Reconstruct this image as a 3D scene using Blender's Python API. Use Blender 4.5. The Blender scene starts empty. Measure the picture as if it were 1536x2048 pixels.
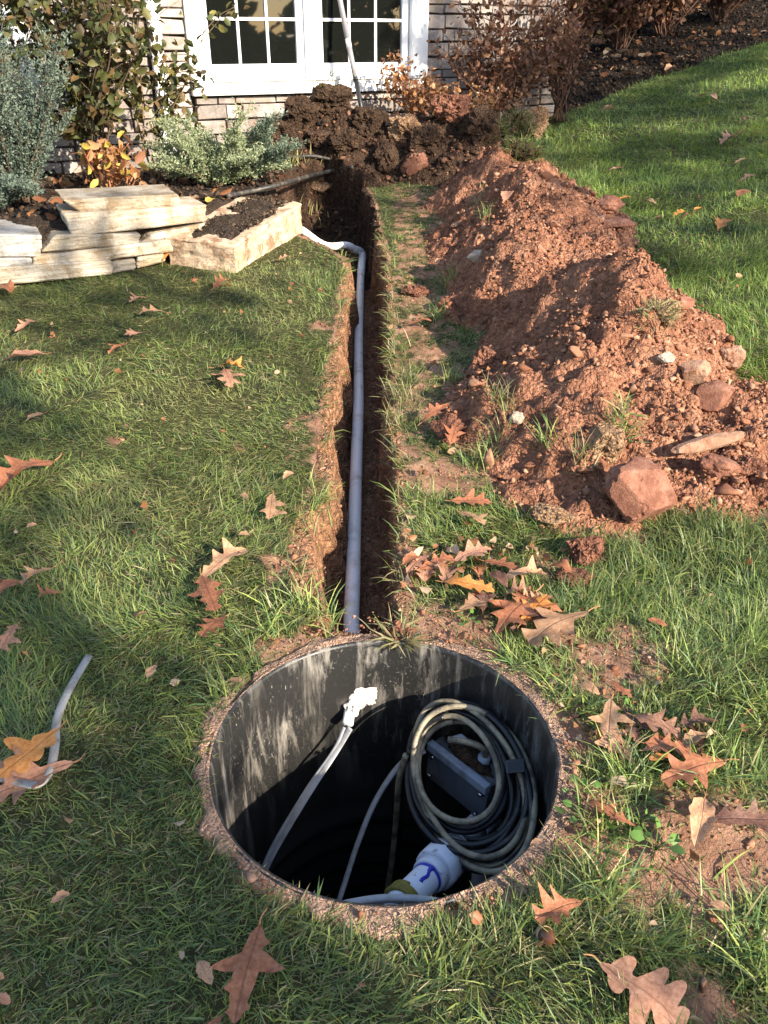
import bpy, bmesh, math, random
import numpy as np
from mathutils import Vector, Matrix, noise as mnoise

random.seed(7)
rng = np.random.default_rng(7)
scene = bpy.context.scene
COL = scene.collection

# ------------------------------------------------------------------ camera
F_PX, PITCH, CAM_H = 1639.0, math.radians(30.0), 1.18
cam_data = bpy.data.cameras.new("camera")
cam = bpy.data.objects.new("camera", cam_data)
COL.objects.link(cam)
cam_data.sensor_fit = 'VERTICAL'
cam_data.sensor_height = 24.0
cam_data.lens = 24.0 * F_PX / 2048.0
cam_data.clip_start = 0.02
cam_data.clip_end = 400.0
cam.location = (0, 0, CAM_H)
cam.rotation_euler = (math.pi / 2 - PITCH, 0, 0)
scene.camera = cam
# ------------------------------------------------------------------ light
SUN_AZ = np.array([0.73, -0.68]); SUN_AZ /= np.linalg.norm(SUN_AZ)
SUN_EL = math.radians(26.5)
SUN = np.array([SUN_AZ[0] * math.cos(SUN_EL), SUN_AZ[1] * math.cos(SUN_EL), math.sin(SUN_EL)])
world = bpy.data.worlds.new("World")
scene.world = world
world.use_nodes = True
wn = world.node_tree
sky = wn.nodes.new('ShaderNodeTexSky')
sky.sky_type = 'NISHITA'
sky.sun_disc = False
sky.sun_elevation = SUN_EL
sky.sun_rotation = math.atan2(SUN[0], SUN[1])
bg = wn.nodes['Background']
bg.inputs['Strength'].default_value = 0.145
wn.links.new(sky.outputs[0], bg.inputs['Color'])
sun_data = bpy.data.lights.new("sun", 'SUN')
sun_data.energy = 5.0
sun_data.angle = math.radians(0.5)
sun_data.color = (1.0, 0.89, 0.72)
sun = bpy.data.objects.new("sun", sun_data)
COL.objects.link(sun)
sun.rotation_euler = Vector(SUN).to_track_quat('Z', 'Y').to_euler()
sun.location = (6, -6, 8)
scene.view_settings.view_transform = 'Standard'
scene.view_settings.look = 'None'
scene.view_settings.gamma = 1.0
scene.view_settings.exposure = 1.42
scene.view_settings.use_curve_mapping = False

# ------------------------------------------------------------------ maths helpers
def sstep(a, b, x):
    t = np.clip((np.asarray(x, float) - a) / (b - a), 0, 1)
    return t * t * (3 - 2 * t)
def splus(x, k=0.25):
    x = np.asarray(x, float)
    return k * np.logaddexp(0, x / k)
def _hash(ix, iy, seed):
    h = (ix.astype(np.int64) * 374761393 + iy.astype(np.int64) * 668265263 + seed * 1442695041) & 0xFFFFFFFF
    h = ((h ^ (h >> 13)) * 1274126177) & 0xFFFFFFFF
    h = (h ^ (h >> 16)) & 0xFFFFFF
    return h / float(0xFFFFFF)
def vnoise(x, y, seed=0):
    x = np.asarray(x, float); y = np.asarray(y, float)
    ix = np.floor(x); iy = np.floor(y); fx = x - ix; fy = y - iy
    fx = fx * fx * (3 - 2 * fx); fy = fy * fy * (3 - 2 * fy)
    a = _hash(ix, iy, seed); b = _hash(ix + 1, iy, seed); c = _hash(ix, iy + 1, seed); d = _hash(ix + 1, iy + 1, seed)
    return (a * (1 - fx) + b * fx) * (1 - fy) + (c * (1 - fx) + d * fx) * fy
def fbm(x, y, seed=0, octv=4, gain=0.5):
    s = 0; a = 1; n = 0
    for i in range(octv):
        s = s + a * vnoise(x * 2 ** i + 17.3 * i, y * 2 ** i - 9.1 * i, seed + i); n += a; a *= gain
    return s / n          # 0..1
def worley(x, y, seed=0):
    x = np.asarray(x, float); y = np.asarray(y, float)
    ix = np.floor(x); iy = np.floor(y); best = np.full(x.shape, 9.0)
    for dx in (-1, 0, 1):
        for dy in (-1, 0, 1):
            px = ix + dx + _hash(ix + dx, iy + dy, seed); py = iy + dy + _hash(ix + dx, iy + dy, seed + 7)
            best = np.minimum(best, (px - x) ** 2 + (py - y) ** 2)
    return np.sqrt(best)

# ------------------------------------------------------------------ terrain (metres)
def base_z(x, y):
    x = np.asarray(x, float); y = np.asarray(y, float)
    z = 0.075 * splus(y - 1.5, 0.2)
    z = z + 0.125 * splus(x - 0.6, 0.3) * sstep(0.8, 4.5, y)
    z = z + 0.11 * splus(y - 8.2, 0.6)
    z = z + 0.06 * splus(-y - 6.0, 1.0) * 0
    far = np.maximum(np.abs(x), np.abs(y))
    z = np.where(far > 14, np.minimum(z, 2.6 + 0.02 * far), z)
    return z
CP, SP = math.cos(PITCH), math.sin(PITCH)
def ray(px, py):
    u = (px - 768.0) / F_PX; v = (py - 1024.0) / F_PX
    return np.array([u, CP - SP * v, -SP - CP * v])
def at_t(px, py, t):
    return ray(px, py) * t + np.array([0, 0, CAM_H])
_TS = np.concatenate([np.arange(.6, 8, .04), np.arange(8, 30, .15)])
def on_surf(px, py, dz=0.0, fn=base_z):
    d = ray(px, py); lo, hi = _TS[0], _TS[-1]
    for ts in (_TS, None, None):
        if ts is None: ts = np.linspace(lo, hi, 24)
        below = CAM_H + d[2] * ts < fn(d[0] * ts, d[1] * ts) + dz
        k_ = int(np.argmax(below)) if below.any() else len(ts) - 1
        lo, hi = ts[max(0, k_ - 1)], ts[k_]
    p = d * hi
    return np.array([p[0], p[1], CAM_H + p[2]])
def poly_px(pts, dz=0.0):
    return np.array([on_surf(a, b, dz)[:2] for a, b in pts])
def sdist(x, y, poly):
    """signed distance, positive inside"""
    x = np.asarray(x, float); y = np.asarray(y, float)
    d = np.full(x.shape, 1e9); inside = np.zeros(x.shape, bool)
    n = len(poly)
    for i in range(n):
        ax, ay = poly[i]; bx, by = poly[(i + 1) % n]
        ex, ey = bx - ax, by - ay; l2 = ex * ex + ey * ey + 1e-12
        t = np.clip(((x - ax) * ex + (y - ay) * ey) / l2, 0, 1)
        d = np.minimum(d, (x - ax - t * ex) ** 2 + (y - ay - t * ey) ** 2)
        c = ((ay > y) != (by > y)) & (x < (bx - ax) * (y - ay) / (by - ay + 1e-12) + ax)
        inside ^= c
    d = np.sqrt(d)
    return np.where(inside, d, -d)

RC = np.array([0.0, 1.128]); RI = 0.322; RO = 0.336
TRENCH = poly_px([(632, 1262), (630, 1200), (604, 1120), (618, 1030), (650, 985), (655, 900), (660, 830), (670, 760),
                  (678, 700), (690, 640), (694, 580), (702, 520), (660, 492), (604, 464), (560, 425), (545, 385), (590, 360), (655, 348),
                  (722, 370), (740, 405), (752, 470), (768, 540), (773, 620), (776, 700), (774, 780), (772, 850), (782, 900),
                  (784, 960), (787, 1030), (788, 1100), (790, 1170), (784, 1262)])
BED_L = np.array([[-9, 3.72], [-2.6, 3.80], [-1.75, 3.86], [-1.25, 4.06], [-0.92, 4.35], [-0.72, 4.95], [-0.62, 5.45], [-0.45, 5.95],
                  [-0.2, 6.25], [0.35, 6.45], [0.62, 6.75], [1.0, 9], [-9, 9]])
BED_R = np.vstack([np.array([[0.35, 6.45], [0.75, 6.55]]), poly_px([(1010, 262), (1085, 240), (1180, 205), (1300, 160), (1420, 118), (1536, 84), (1650, 50)]),
                   np.array([[16, 17], [16, 40], [0, 40], [-6, 9]])])
def trench_depth(y):
    return np.clip(0.24 + 0.030 * (np.asarray(y, float) - 1.5), 0.24, 0.32)
def ground_z(x, y, fine=True):
    x = np.asarray(x, float); y = np.asarray(y, float)
    z = base_z(x, y)
    und = (fbm(x * 1.7, y * 1.7, 3, 3) - 0.5) * 0.05
    z = z + und
    near = (np.abs(x) < 12) & (y > -4) & (y < 16)
    dl = np.full(x.shape, -9.0); dl = sdist(x, y, BED_L)
    terr = np.maximum(z, 0.40 + (fbm(x * 5, y * 5, 8, 3) - 0.5) * 0.05)
    z = z + (terr - z) * sstep(0.0, 0.10, dl)
    r = np.hypot(x - RC[0], y - RC[1])
    z = z + sstep(0, .15, sdist(x, y, BED_R)) * (fbm(x * 7, y * 7, 18, 4, .6) - .45) * .10
    z = z * sstep(0.36, 0.62, r)            # level around the riser
    n = (fbm(x * 16, y * 16, 5, 3) - 0.5)
    dt = sdist(x, y, TRENCH) + n * 0.06 + (fbm(x*6,y*6,15,3)-0.5)*0.09 * sstep(.03, -.08, x) * (1 - .6 * sstep(2.2, 3.0, y))
    crumble = (fbm(x * 28, y * 28, 11, 3) - 0.5)
    z = z - trench_depth(y) * sstep(-0.008, .022 + .040 * sstep(.02, -.10, x) * (1 - .75 * sstep(2.0, 3.0, y)), dt) + crumble * 0.055 * sstep(-.01, 0.03, dt)
    z = z + 0.012 * np.exp(-(dt / 0.05) ** 2) * (n * 2)
    if fine:
        z = z + (fbm(x * 60, y * 60, 21, 2) - 0.5) * 0.008
    return z
# soil patches on the lawn: (px, py, radius in metres, strength)
SOIL_SPOTS = [(1330, 1700, .13, 1.0), (1450, 1690, .13, 1.1), (1420, 1780, .10, .9), (1180, 1690, .10, .9), (1260, 1320, .11, .9), (1200, 1330, .12, .9),
              (1130, 1290, .10, .7), (850, 820, .12, .8), (860, 960, .16, .9), (850, 600, .14, .8), (820, 520, .14, .55), (880, 700, .12, .7),
              (650, 650, .09, .55), (625, 850, .10, .55), (600, 910, .09, .5), (650, 760, .08, .5), (560, 1130, .07, .9), (610, 1120, .06, .9),
              (620, 1150, .06, .9), (830, 1120, .08, .7), (880, 1255, .10, .9), (960, 1270, .09, .7), (470, 900, .05, .5), (230, 880, .04, .6),
              (1110, 1400, .07, .8), (1160, 1480, .08, .8), (1150, 1600, .09, .8), (400, 1560, .03, .9), (1100, 1130, .07, .6), (1480, 960, .2, .8),
              (1250, 1060, .08, .6), (680, 1285, .10, 1.0), (560, 1300, .07, .8), (1430, 1990, .06, .9), (900, 460, .2, .3), (470, 1430, .05, .8)]
SOIL_W = [(on_surf(a, b)[0], on_surf(a, b)[1], r, s) for a, b, r, s in SOIL_SPOTS]
# spoil heap: (x, y, height, half width x, half length y)
HEAPS = [(0.79, 2.86, .50, .51, .72), (0.99, 2.42, .20, .47, .52), (0.60, 2.48, .25, .40, .60), (0.72, 3.66, .37, .50, .66), (0.76, 4.45, .42, .52, .80), (0.70, 5.25, .35, .48, .72), (0.80, 5.85, .25, .42, .52)]
def heap_h(x, y, rough=True):
    x = np.asarray(x, float); y = np.asarray(y, float)
    wx = x + (fbm(x * 4, y * 4, 31, 3) - .5) * .22; wy = y + (fbm(x * 4, y * 4, 37, 3) - .5) * .22
    acc = np.zeros(x.shape)
    for cx, cy, h, sx, sy in HEAPS:
        d = np.sqrt(((wx - cx) / sx) ** 2 + ((wy - cy) / sy) ** 2 + 0.015)
        acc = acc + np.maximum(0, h * (1 - d)) ** 4
    H = acc ** 0.25
    if rough:
        m = sstep(0.0, 0.06, H)
        H = H + m * ((fbm(x * 9, y * 9, 41, 4, .55) - .5) * .10 + (fbm(x * 30, y * 30, 45, 4, .65) - .5) * .06)
        H = H + m * (0.45 - worley(x * 11 + fbm(x * 20, y * 20, 57, 2), y * 11, 51)) * .055 * sstep(.35, .6, fbm(x * 3.3, y * 3.3, 55, 2))
        H = H + m * (0.45 - worley(x * 27, y * 27, 53)) * .020 * sstep(.4, .6, fbm(x * 5, y * 5, 56, 2))
    return H - 0.012
def soil_mask(x, y):
    s = np.zeros(np.shape(x))
    for cx, cy, r, st in SOIL_W:
        s = np.maximum(s, st * np.exp(-(((x - cx) ** 2 + (y - cy) ** 2) / (r * r))))
    r = np.hypot(x - RC[0], y - RC[1])
    s = np.maximum(s, 1.3 * (1 - sstep(RO + .004, RO + .05, r)) * (.42 + .58 * sstep(-.15, .2, x)))
    dt = sdist(x, y, TRENCH)
    s = np.maximum(s, 1.1 * sstep(-0.075, -0.01, dt))
    hh = heap_h(x, y, False)
    s = np.maximum(s, 1.25 * sstep(-0.0115, 0.02, hh))
    # strip between trench and heap
    s = np.maximum(s, .46 * sstep(.0, .08, x) * (1 - sstep(.45, .6, x)) * sstep(1.9, 2.3, y) * (1 - sstep(5.6, 6.2, y)))
    return s + (fbm(x * 22, y * 22, 61, 4, .65) - .5) * 1.6 * np.clip(s * 2.2, .12, 1)

# ------------------------------------------------------------------ object helpers
def link(o):
    COL.objects.link(o); return o
def np_mesh(name, V, F=None, T=None, smooth=False, col=None, uv=None):
    """V: n x 3, F: quads m x 4, T: tris k x 3"""
    me = bpy.data.meshes.new(name)
    V = np.asarray(V, np.float32)
    F = np.zeros((0, 4), np.int32) if F is None else np.asarray(F, np.int32)
    T = np.zeros((0, 3), np.int32) if T is None else np.asarray(T, np.int32)
    me.vertices.add(len(V)); me.vertices.foreach_set('co', V.ravel())
    nl = F.size + T.size
    me.loops.add(nl); me.loops.foreach_set('vertex_index', np.concatenate([F.ravel(), T.ravel()]))
    me.polygons.add(len(F) + len(T))
    st = np.concatenate([np.arange(len(F)) * 4, F.size + np.arange(len(T)) * 3]).astype(np.int32)
    me.polygons.foreach_set('loop_start', st)
    if smooth: me.polygons.foreach_set('use_smooth', np.ones(len(F) + len(T), bool))
    me.update(calc_edges=True)
    if col is not None:
        a = me.attributes.new('tint', 'FLOAT_COLOR', 'POINT')
        c = np.ones((len(V), 4), np.float32); c[:, :3] = col
        a.data.foreach_set('color', c.ravel())
    if uv is not None:
        a = me.attributes.new('leafuv', 'FLOAT_VECTOR', 'POINT')
        c = np.zeros((len(V), 3), np.float32); c[:, :2] = uv
        a.data.foreach_set('vector', c.ravel())
    return me
def tagit(o, label, cat=None, group=None, kind=None):
    if label: o['label'] = label
    if cat: o['category'] = cat
    if group: o['group'] = group
    if kind: o['kind'] = kind
    return o
def thing(name, label, cat, loc=(0, 0, 0), group=None):
    o = link(bpy.data.objects.new(name, None)); o.location = Vector([float(c) for c in loc]); o.empty_display_size = .05
    return tagit(o, label, cat, group)
def obj(name, me, mat, parent=None, recenter=None):
    """mesh in world coordinates -> object; origin moved to the base unless parented"""
    if recenter is None: recenter = parent is None
    o = bpy.data.objects.new(name, me)
    if mat is not None:
        me.materials.clear(); me.materials.append(mat)
    link(o)
    if recenter:
        n = len(me.vertices); c = np.zeros(n * 3, np.float32); me.vertices.foreach_get('co', c); c = c.reshape(-1, 3)
        og = np.array([(c[:, 0].min() + c[:, 0].max()) / 2, (c[:, 1].min() + c[:, 1].max()) / 2, c[:, 2].min()], np.float32)
        me.vertices.foreach_set('co', (c - og).ravel()); me.update()
        o.location = Vector([float(v) for v in og])
    if parent is not None:
        o.parent = parent
        w = parent.location.copy() if parent.parent is None else Vector((0, 0, 0))   # parts keep their origin at the world origin
        o.matrix_parent_inverse = Matrix.Translation(-w)
    return o
def struct(name, me, mat, kind='structure'):
    o = obj(name, me, mat, None, False); o['kind'] = kind; return o
def bm_mesh(name, bm, smooth=False):
    me = bpy.data.meshes.new(name); bm.to_mesh(me); bm.free()
    if smooth:
        for p in me.polygons: p.use_smooth = True
    return me
def spline(pts, n=8):
    P = [np.array(p, float) for p in pts]
    P = [2 * P[0] - P[1]] + P + [2 * P[-1] - P[-2]]
    out = []
    for i in range(1, len(P) - 2):
        p0, p1, p2, p3 = P[i - 1], P[i], P[i + 1], P[i + 2]
        for k in range(n):
            t = k / n
            out.append(.5 * ((2 * p1) + (-p0 + p2) * t + (2 * p0 - 5 * p1 + 4 * p2 - p3) * t * t + (-p0 + 3 * p1 - 3 * p2 + p3) * t ** 3))
    out.append(P[-2])
    return np.array(out)
def tube_arrays(path, rad, k=8, flat=None, cap=True):
    """returns V,F,T ; flat=(a,b, normal hint) for ribbon like sections"""
    path = np.asarray(path, float); n = len(path)
    rad = np.full(n, rad) if np.isscalar(rad) else np.asarray(rad, float)
    tg = np.gradient(path, axis=0); tg /= np.linalg.norm(tg, axis=1)[:, None] + 1e-12
    ref = np.array([0, 0, 1.0]) if abs(tg[0][2]) < .9 else np.array([1.0, 0, 0])
    u = np.cross(tg[0], ref); u /= np.linalg.norm(u)
    V = []
    for i in range(n):
        u = u - tg[i] * np.dot(u, tg[i]); u /= np.linalg.norm(u) + 1e-12
        w = np.cross(tg[i], u)
        for j in range(k):
            a = 2 * math.pi * j / k
            ca, sa = math.cos(a), math.sin(a)
            if flat: ca *= flat[0]; sa *= flat[1]
            V.append(path[i] + rad[i] * (ca * u + sa * w))
    F = []
    for i in range(n - 1):
        for j in range(k):
            F.append((i * k + j, i * k + (j + 1) % k, (i + 1) * k + (j + 1) % k, (i + 1) * k + j))
    T = []
    if cap:
        a = len(V); V.append(path[0]); V.append(path[-1])
        for j in range(k):
            T.append((a, (j + 1) % k, j)); T.append((a + 1, (n - 1) * k + j, (n - 1) * k + (j + 1) % k))
    return np.array(V), np.array(F), np.array(T).reshape(-1, 3)
def tube(name, path, rad, k=8, flat=None, smooth=True):
    V, F, T = tube_arrays(path, rad, k, flat)
    return np_mesh(name, V, F, T, smooth)
class Join:
    def __init__(s): s.V = []; s.F = []; s.T = []; s.C = []; s.n = 0
    def add(s, V, F=None, T=None, col=None):
        V = np.asarray(V, float)
        s.V.append(V)
        if F is not None and len(F): s.F.append(np.asarray(F) + s.n)
        if T is not None and len(T): s.T.append(np.asarray(T) + s.n)
        s.C.append(np.tile(np.array(col if col is not None else (1, 1, 1), float), (len(V), 1)) if col is None or np.ndim(col) == 1 else col)
        s.n += len(V)
    def mesh(s, name, smooth=False, col=False):
        return np_mesh(name, np.vstack(s.V), np.vstack(s.F) if s.F else None, np.vstack(s.T) if s.T else None, smooth, np.vstack(s.C) if col else None)
def box_mesh(name, corners, bevel=.004, seg=1, jitter=0, sub=0, lay=1.0):
    """corners: 8 points, bottom 4 then top 4, same winding"""
    bm = bmesh.new(); vs = [bm.verts.new([float(q) for q in c]) for c in corners]
    for f in ((3, 2, 1, 0), (4, 5, 6, 7), (0, 1, 5, 4), (1, 2, 6, 5), (2, 3, 7, 6), (3, 0, 4, 7)):
        bm.faces.new([vs[i] for i in f])
    if bevel: bmesh.ops.bevel(bm, geom=bm.edges[:], offset=bevel, segments=seg, affect='EDGES', profile=.6)
    if sub:
        bmesh.ops.subdivide_edges(bm, edges=bm.edges[:], cuts=sub, use_grid_fill=True)
        bmesh.ops.triangulate(bm, faces=[f for f in bm.faces if len(f.verts) > 4])
    if jitter:
        for v in bm.verts:
            q = Vector((v.co.x, v.co.y, v.co.z * lay)); nn = mnoise.noise_vector(q * 9.0) * jitter + mnoise.noise_vector(q * 31.0) * jitter * .55; nn.z /= lay
            v.co += nn
    bmesh.ops.recalc_face_normals(bm, faces=bm.faces[:])
    return bm_mesh(name, bm)
def abox(name, x0, x1, y0, y1, z0, z1, bevel=.003, fn=None):
    c = [(x0, y0, z0), (x1, y0, z0), (x1, y1, z0), (x0, y1, z0), (x0, y0, z1), (x1, y0, z1), (x1, y1, z1), (x0, y1, z1)]
    if fn: c = [fn(*p) for p in c]
    return box_mesh(name, c, bevel)

# ------------------------------------------------------------------ materials
class N:
    def __init__(s, name):
        s.m = bpy.data.materials.new(name); s.m.use_nodes = True; s.t = s.m.node_tree
        s.b = s.t.nodes['Principled BSDF']; s.out = s.t.nodes['Material Output']
    def n(s, typ, **kw):
        nd = s.t.nodes.new('ShaderNode' + typ)
        for k, v in kw.items():
            if k in nd.inputs: nd.inputs[k].default_value = v
            else: setattr(nd, k, v)
        return nd
    def l(s, a, b): s.t.links.new(a, b)
    def coord(s, kind='Object', scale=None):
        c = s.n('TexCoord').outputs[kind]
        if scale is not None:
            mp = s.n('Mapping'); mp.inputs['Scale'].default_value = scale; s.l(c, mp.inputs[0]); return mp.outputs[0]
        return c
    def noise(s, vec, scale, detail=5, rough=.6, dist=0):
        nd = s.n('TexNoise'); nd.inputs['Scale'].default_value = scale; nd.inputs['Detail'].default_value = detail
        nd.inputs['Roughness'].default_value = rough; nd.inputs['Distortion'].default_value = dist
        if vec is not None: s.l(vec, nd.inputs['Vector'])
        return nd.outputs['Fac']
    def ramp(s, fac, stops):
        r = s.n('ValToRGB'); e = r.color_ramp.elements
        while len(e) > 1: e.remove(e[0])
        e[0].position = stops[0][0]; c = stops[0][1]; e[0].color = (c[0], c[1], c[2], 1) if not np.isscalar(c) else (c, c, c, 1)
        for p, c in stops[1:]:
            k = e.new(p); k.color = (c[0], c[1], c[2], 1) if not np.isscalar(c) else (c, c, c, 1)
        s.l(fac, r.inputs[0]); return r.outputs[0]
    def mix(s, fac, a, b, mode='MIX'):
        m = s.n('Mix'); m.data_type = 'RGBA'; m.blend_type = mode
        for sock, v in ((m.inputs[0], fac), (m.inputs[6], a), (m.inputs[7], b)):
            if hasattr(v, 'links') or hasattr(v, 'is_linked'): s.l(v, sock)
            elif np.isscalar(v): sock.default_value = v
            else: sock.default_value = (v[0], v[1], v[2], 1)
        return m.outputs[2]
    def math(s, op, a, b=0.0):
        m = s.n('Math'); m.operation = op
        for sock, v in ((m.inputs[0], a), (m.inputs[1], b)):
            if hasattr(v, 'is_linked'): s.l(v, sock)
            else: sock.default_value = v
        return m.outputs[0]
    def bump(s, h, strength=.5, dist=.01):
        b = s.n('Bump'); b.inputs['Strength'].default_value = strength; b.inputs['Distance'].default_value = dist
        s.l(h, b.inputs['Height']); s.l(b.outputs[0], s.b.inputs['Normal']); return b
    def set(s, col=None, rough=None, spec=None, metal=None):
        if col is not None:
            if hasattr(col, 'is_linked'): s.l(col, s.b.inputs['Base Color'])
            else: s.b.inputs['Base Color'].default_value = (*col, 1)
        if rough is not None:
            if hasattr(rough, 'is_linked'): s.l(rough, s.b.inputs['Roughness'])
            else: s.b.inputs['Roughness'].default_value = rough
        if spec is not None: s.b.inputs['Specular IOR Level'].default_value = spec
        if metal is not None: s.b.inputs['Metallic'].default_value = metal
        return s
    def attr(s, name, out='Fac'):
        a = s.n('Attribute'); a.attribute_name = name; return a.outputs[out]

def world_pos(m):
    return m.n('NewGeometry').outputs['Position']
def soil_mat(name, dark, mid, light, pebble=(.42, .36, .30), scale=1.0):
    m = N(name); p = world_pos(m)
    big = m.noise(p, 5 * scale, 4); med = m.noise(p, 30 * scale, 6, .7); fine = m.noise(p, 160 * scale, 4, .7)
    c = m.ramp(big, [(.3, dark), (.52, mid), (.72, light)])
    c2 = m.ramp(med, [(.3, dark), (.55, mid), (.75, light)])
    c = m.mix(.55, c, c2)
    c = m.mix(m.ramp(fine, [(.62, 0.0), (.74, .5)]), c, pebble)
    c = m.mix(m.ramp(fine, [(.25, .45), (.42, 0.0)]), c, tuple(v * .45 for v in dark))
    m.set(c, .95, .15)
    h = m.math('ADD', m.math('MULTIPLY', med, 1.0), m.math('MULTIPLY', fine, .5))
    wv = m.n('VectorMath'); wv.operation = 'ADD'; nz = m.n('TexNoise'); nz.inputs['Scale'].default_value = 40; m.l(p, nz.inputs['Vector'])
    sc = m.n('VectorMath'); sc.operation = 'SCALE'; sc.inputs['Scale'].default_value = .03; m.l(nz.outputs['Color'], sc.inputs[0]); m.l(p, wv.inputs[0]); m.l(sc.outputs[0], wv.inputs[1])
    for vs, am in ((48 * scale, 1.6), (120 * scale, .7)):
        vo = m.n('TexVoronoi'); vo.inputs['Scale'].default_value = vs; m.l(wv.outputs[0], vo.inputs['Vector'])
        h = m.math('SUBTRACT', h, m.math('MULTIPLY', vo.outputs['Distance'], am))
        hs_v = m.n('HueSaturation'); m.l(c, hs_v.inputs['Color']); sx_ = m.n('SeparateColor'); m.l(vo.outputs['Color'], sx_.inputs[0])
        m.l(m.ramp(sx_.outputs[0], [(0, .72), (1, 1.25)]), hs_v.inputs['Value']); c = hs_v.outputs[0]
    m.l(c, m.b.inputs['Base Color'])
    m.bump(h, .95, .014)
    return m
M = {}
m = soil_mat('red_soil', (.13, .052, .030), (.31, .140, .082), (.46, .25, .158)); M['red_soil'] = m.m
m = soil_mat('trench_soil', (.13, .065, .036), (.28, .145, .080), (.44, .25, .145)); M['trench_soil'] = m.m
m = soil_mat('dark_soil', (.022, .013, .009), (.065, .038, .024), (.16, .088, .054), (.24, .16, .10)); M['dark_soil'] = m.m
m = soil_mat('mulch', (.010, .007, .005), (.024, .016, .011), (.055, .036, .024), (.10, .065, .04)); M['mulch'] = m.m
m = soil_mat('bed_soil', (.022, .015, .011), (.055, .038, .027), (.115, .078, .053), (.22, .14, .08)); M['bed_soil'] = m.m

# lawn sheet: thatch and soil by mask
m = N('lawn_ground'); p = world_pos(m)
msk = m.attr('soil'); big = m.noise(p, 3, 4); med = m.noise(p, 40, 6, .7); fine = m.noise(p, 170, 4, .7)
th = m.ramp(med, [(.3, (.018, .022, .008)), (.55, (.055, .055, .022)), (.75, (.13, .105, .045))])
so = m.ramp(m.noise(p, 12, 6, .65), [(.3, (.17, .085, .052)), (.52, (.30, .165, .105)), (.74, (.44, .27, .18))])
so = m.mix(m.ramp(fine, [(.25, .5), (.45, 0.0)]), so, (.08, .04, .025))
far = m.ramp(big, [(.3, (.030, .055, .014)), (.7, (.07, .11, .028))])
geo = m.n('NewGeometry'); dist = m.n('VectorMath'); dist.operation = 'LENGTH'; m.l(geo.outputs['Position'], dist.inputs[0])
th = m.mix(m.ramp(m.math('MULTIPLY', dist.outputs['Value'], .05), [(.35, 0.0), (.6, 1.0)]), th, far)
c = m.mix(m.ramp(m.math('ADD', msk, m.math('MULTIPLY', m.math('SUBTRACT', med, .5), 1.2)), [(.30, 0.0), (.70, 1.0)]), th, so)
m.set(c, .95, .15); m.bump(m.math('ADD', med, m.math('MULTIPLY', fine, .5)), .8, .012); M['lawn'] = m.m

def tint_mat(name, rough=.5, trans=.35, spec=.35, vary=.25, scale=60):
    m = N(name); a = m.attr('tint', 'Color'); p = world_pos(m)
    v = m.noise(p, scale, 3)
    c = m.mix(vary, a, m.ramp(v, [(.3, .25), (.7, 1.0)]), 'MULTIPLY')
    m.set(c, rough, spec)
    if trans:
        tr = m.n('BsdfTranslucent'); m.l(c, tr.inputs['Color'])
        mx = m.n('MixShader'); mx.inputs[0].default_value = trans
        m.l(m.b.outputs[0], mx.inputs[1]); m.l(tr.outputs[0], mx.inputs[2]); m.l(mx.outputs[0], m.out.inputs['Surface'])
    return m.m
M['grass'] = tint_mat('grass_blade', .45, .38, .35, .0)
M['foliage'] = tint_mat('shrub_foliage', .5, .3, .3, .3, 90)
M['crumb'] = tint_mat('soil_crumb', .95, 0, .12, .55, 220)
M['bark'] = tint_mat('bark', .9, 0, .15, .5, 120)

def leaf_mat(name, a, b, c, vein=(.30, .13, .07), blotch=.3):
    m = N(name); uv = m.attr('leafuv', 'Vector'); p = m.coord('Object')
    oi = m.n('ObjectInfo').outputs['Random']
    n1 = m.noise(p, 18, 5, .6); n2 = m.noise(p, 110, 4, .65)
    col = m.ramp(n1, [(.28, a), (.5, b), (.74, c)])
    col = m.mix(m.ramp(n2, [(.60, 0.0), (.78, blotch)]), col, tuple(v * .4 for v in a))
    sx = m.n('SeparateXYZ'); m.l(uv, sx.inputs[0])
    au = m.math('ABSOLUTE', sx.outputs[0])
    mid = m.ramp(au, [(.015, 1.0), (.05, 0.0)])
    w = m.math('SUBTRACT', sx.outputs[1], m.math('MULTIPLY', au, .55))
    sn = m.math('ABSOLUTE', m.math('SINE', m.math('MULTIPLY', w, 22.0)))
    side = m.ramp(sn, [(.03, .55), (.12, 0.0)])
    ve = m.math('MAXIMUM', mid, side)
    col = m.mix(m.math('MULTIPLY', ve, .6), col, vein)
    hsv = m.n('HueSaturation'); m.l(col, hsv.inputs['Color'])
    m.l(m.ramp(oi, [(0, .75), (1, 1.2)]), hsv.inputs['Value']); col = hsv.outputs[0]
    m.set(col, .55, .35)
    m.bump(m.math('ADD', m.math('MULTIPLY', ve, -.6), m.math('MULTIPLY', n2, .4)), .5, .003)
    tr = m.n('BsdfTranslucent'); m.l(col, tr.inputs['Color']); mx = m.n('MixShader'); mx.inputs[0].default_value = .22
    m.l(m.b.outputs[0], mx.inputs[1]); m.l(tr.outputs[0], mx.inputs[2]); m.l(mx.outputs[0], m.out.inputs['Surface'])
    return m.m
M['leaf_red'] = leaf_mat('leaf_red_brown', (.20, .068, .034), (.33, .125, .060), (.43, .20, .11), (.16, .055, .03))
M['leaf_pink'] = leaf_mat('leaf_pink_brown', (.27, .125, .075), (.40, .20, .125), (.50, .29, .20), (.22, .10, .06))
M['leaf_orange'] = leaf_mat('leaf_orange', (.50, .17, .04), (.64, .26, .065), (.70, .36, .13), (.36, .12, .04), .2)
M['leaf_tan'] = leaf_mat('leaf_tan', (.30, .15, .075), (.45, .25, .14), (.55, .36, .23), (.28, .14, .08))
M['leaf_dark'] = leaf_mat('leaf_dark', (.10, .045, .03), (.17, .08, .055), (.26, .14, .10), (.09, .04, .03))
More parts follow.
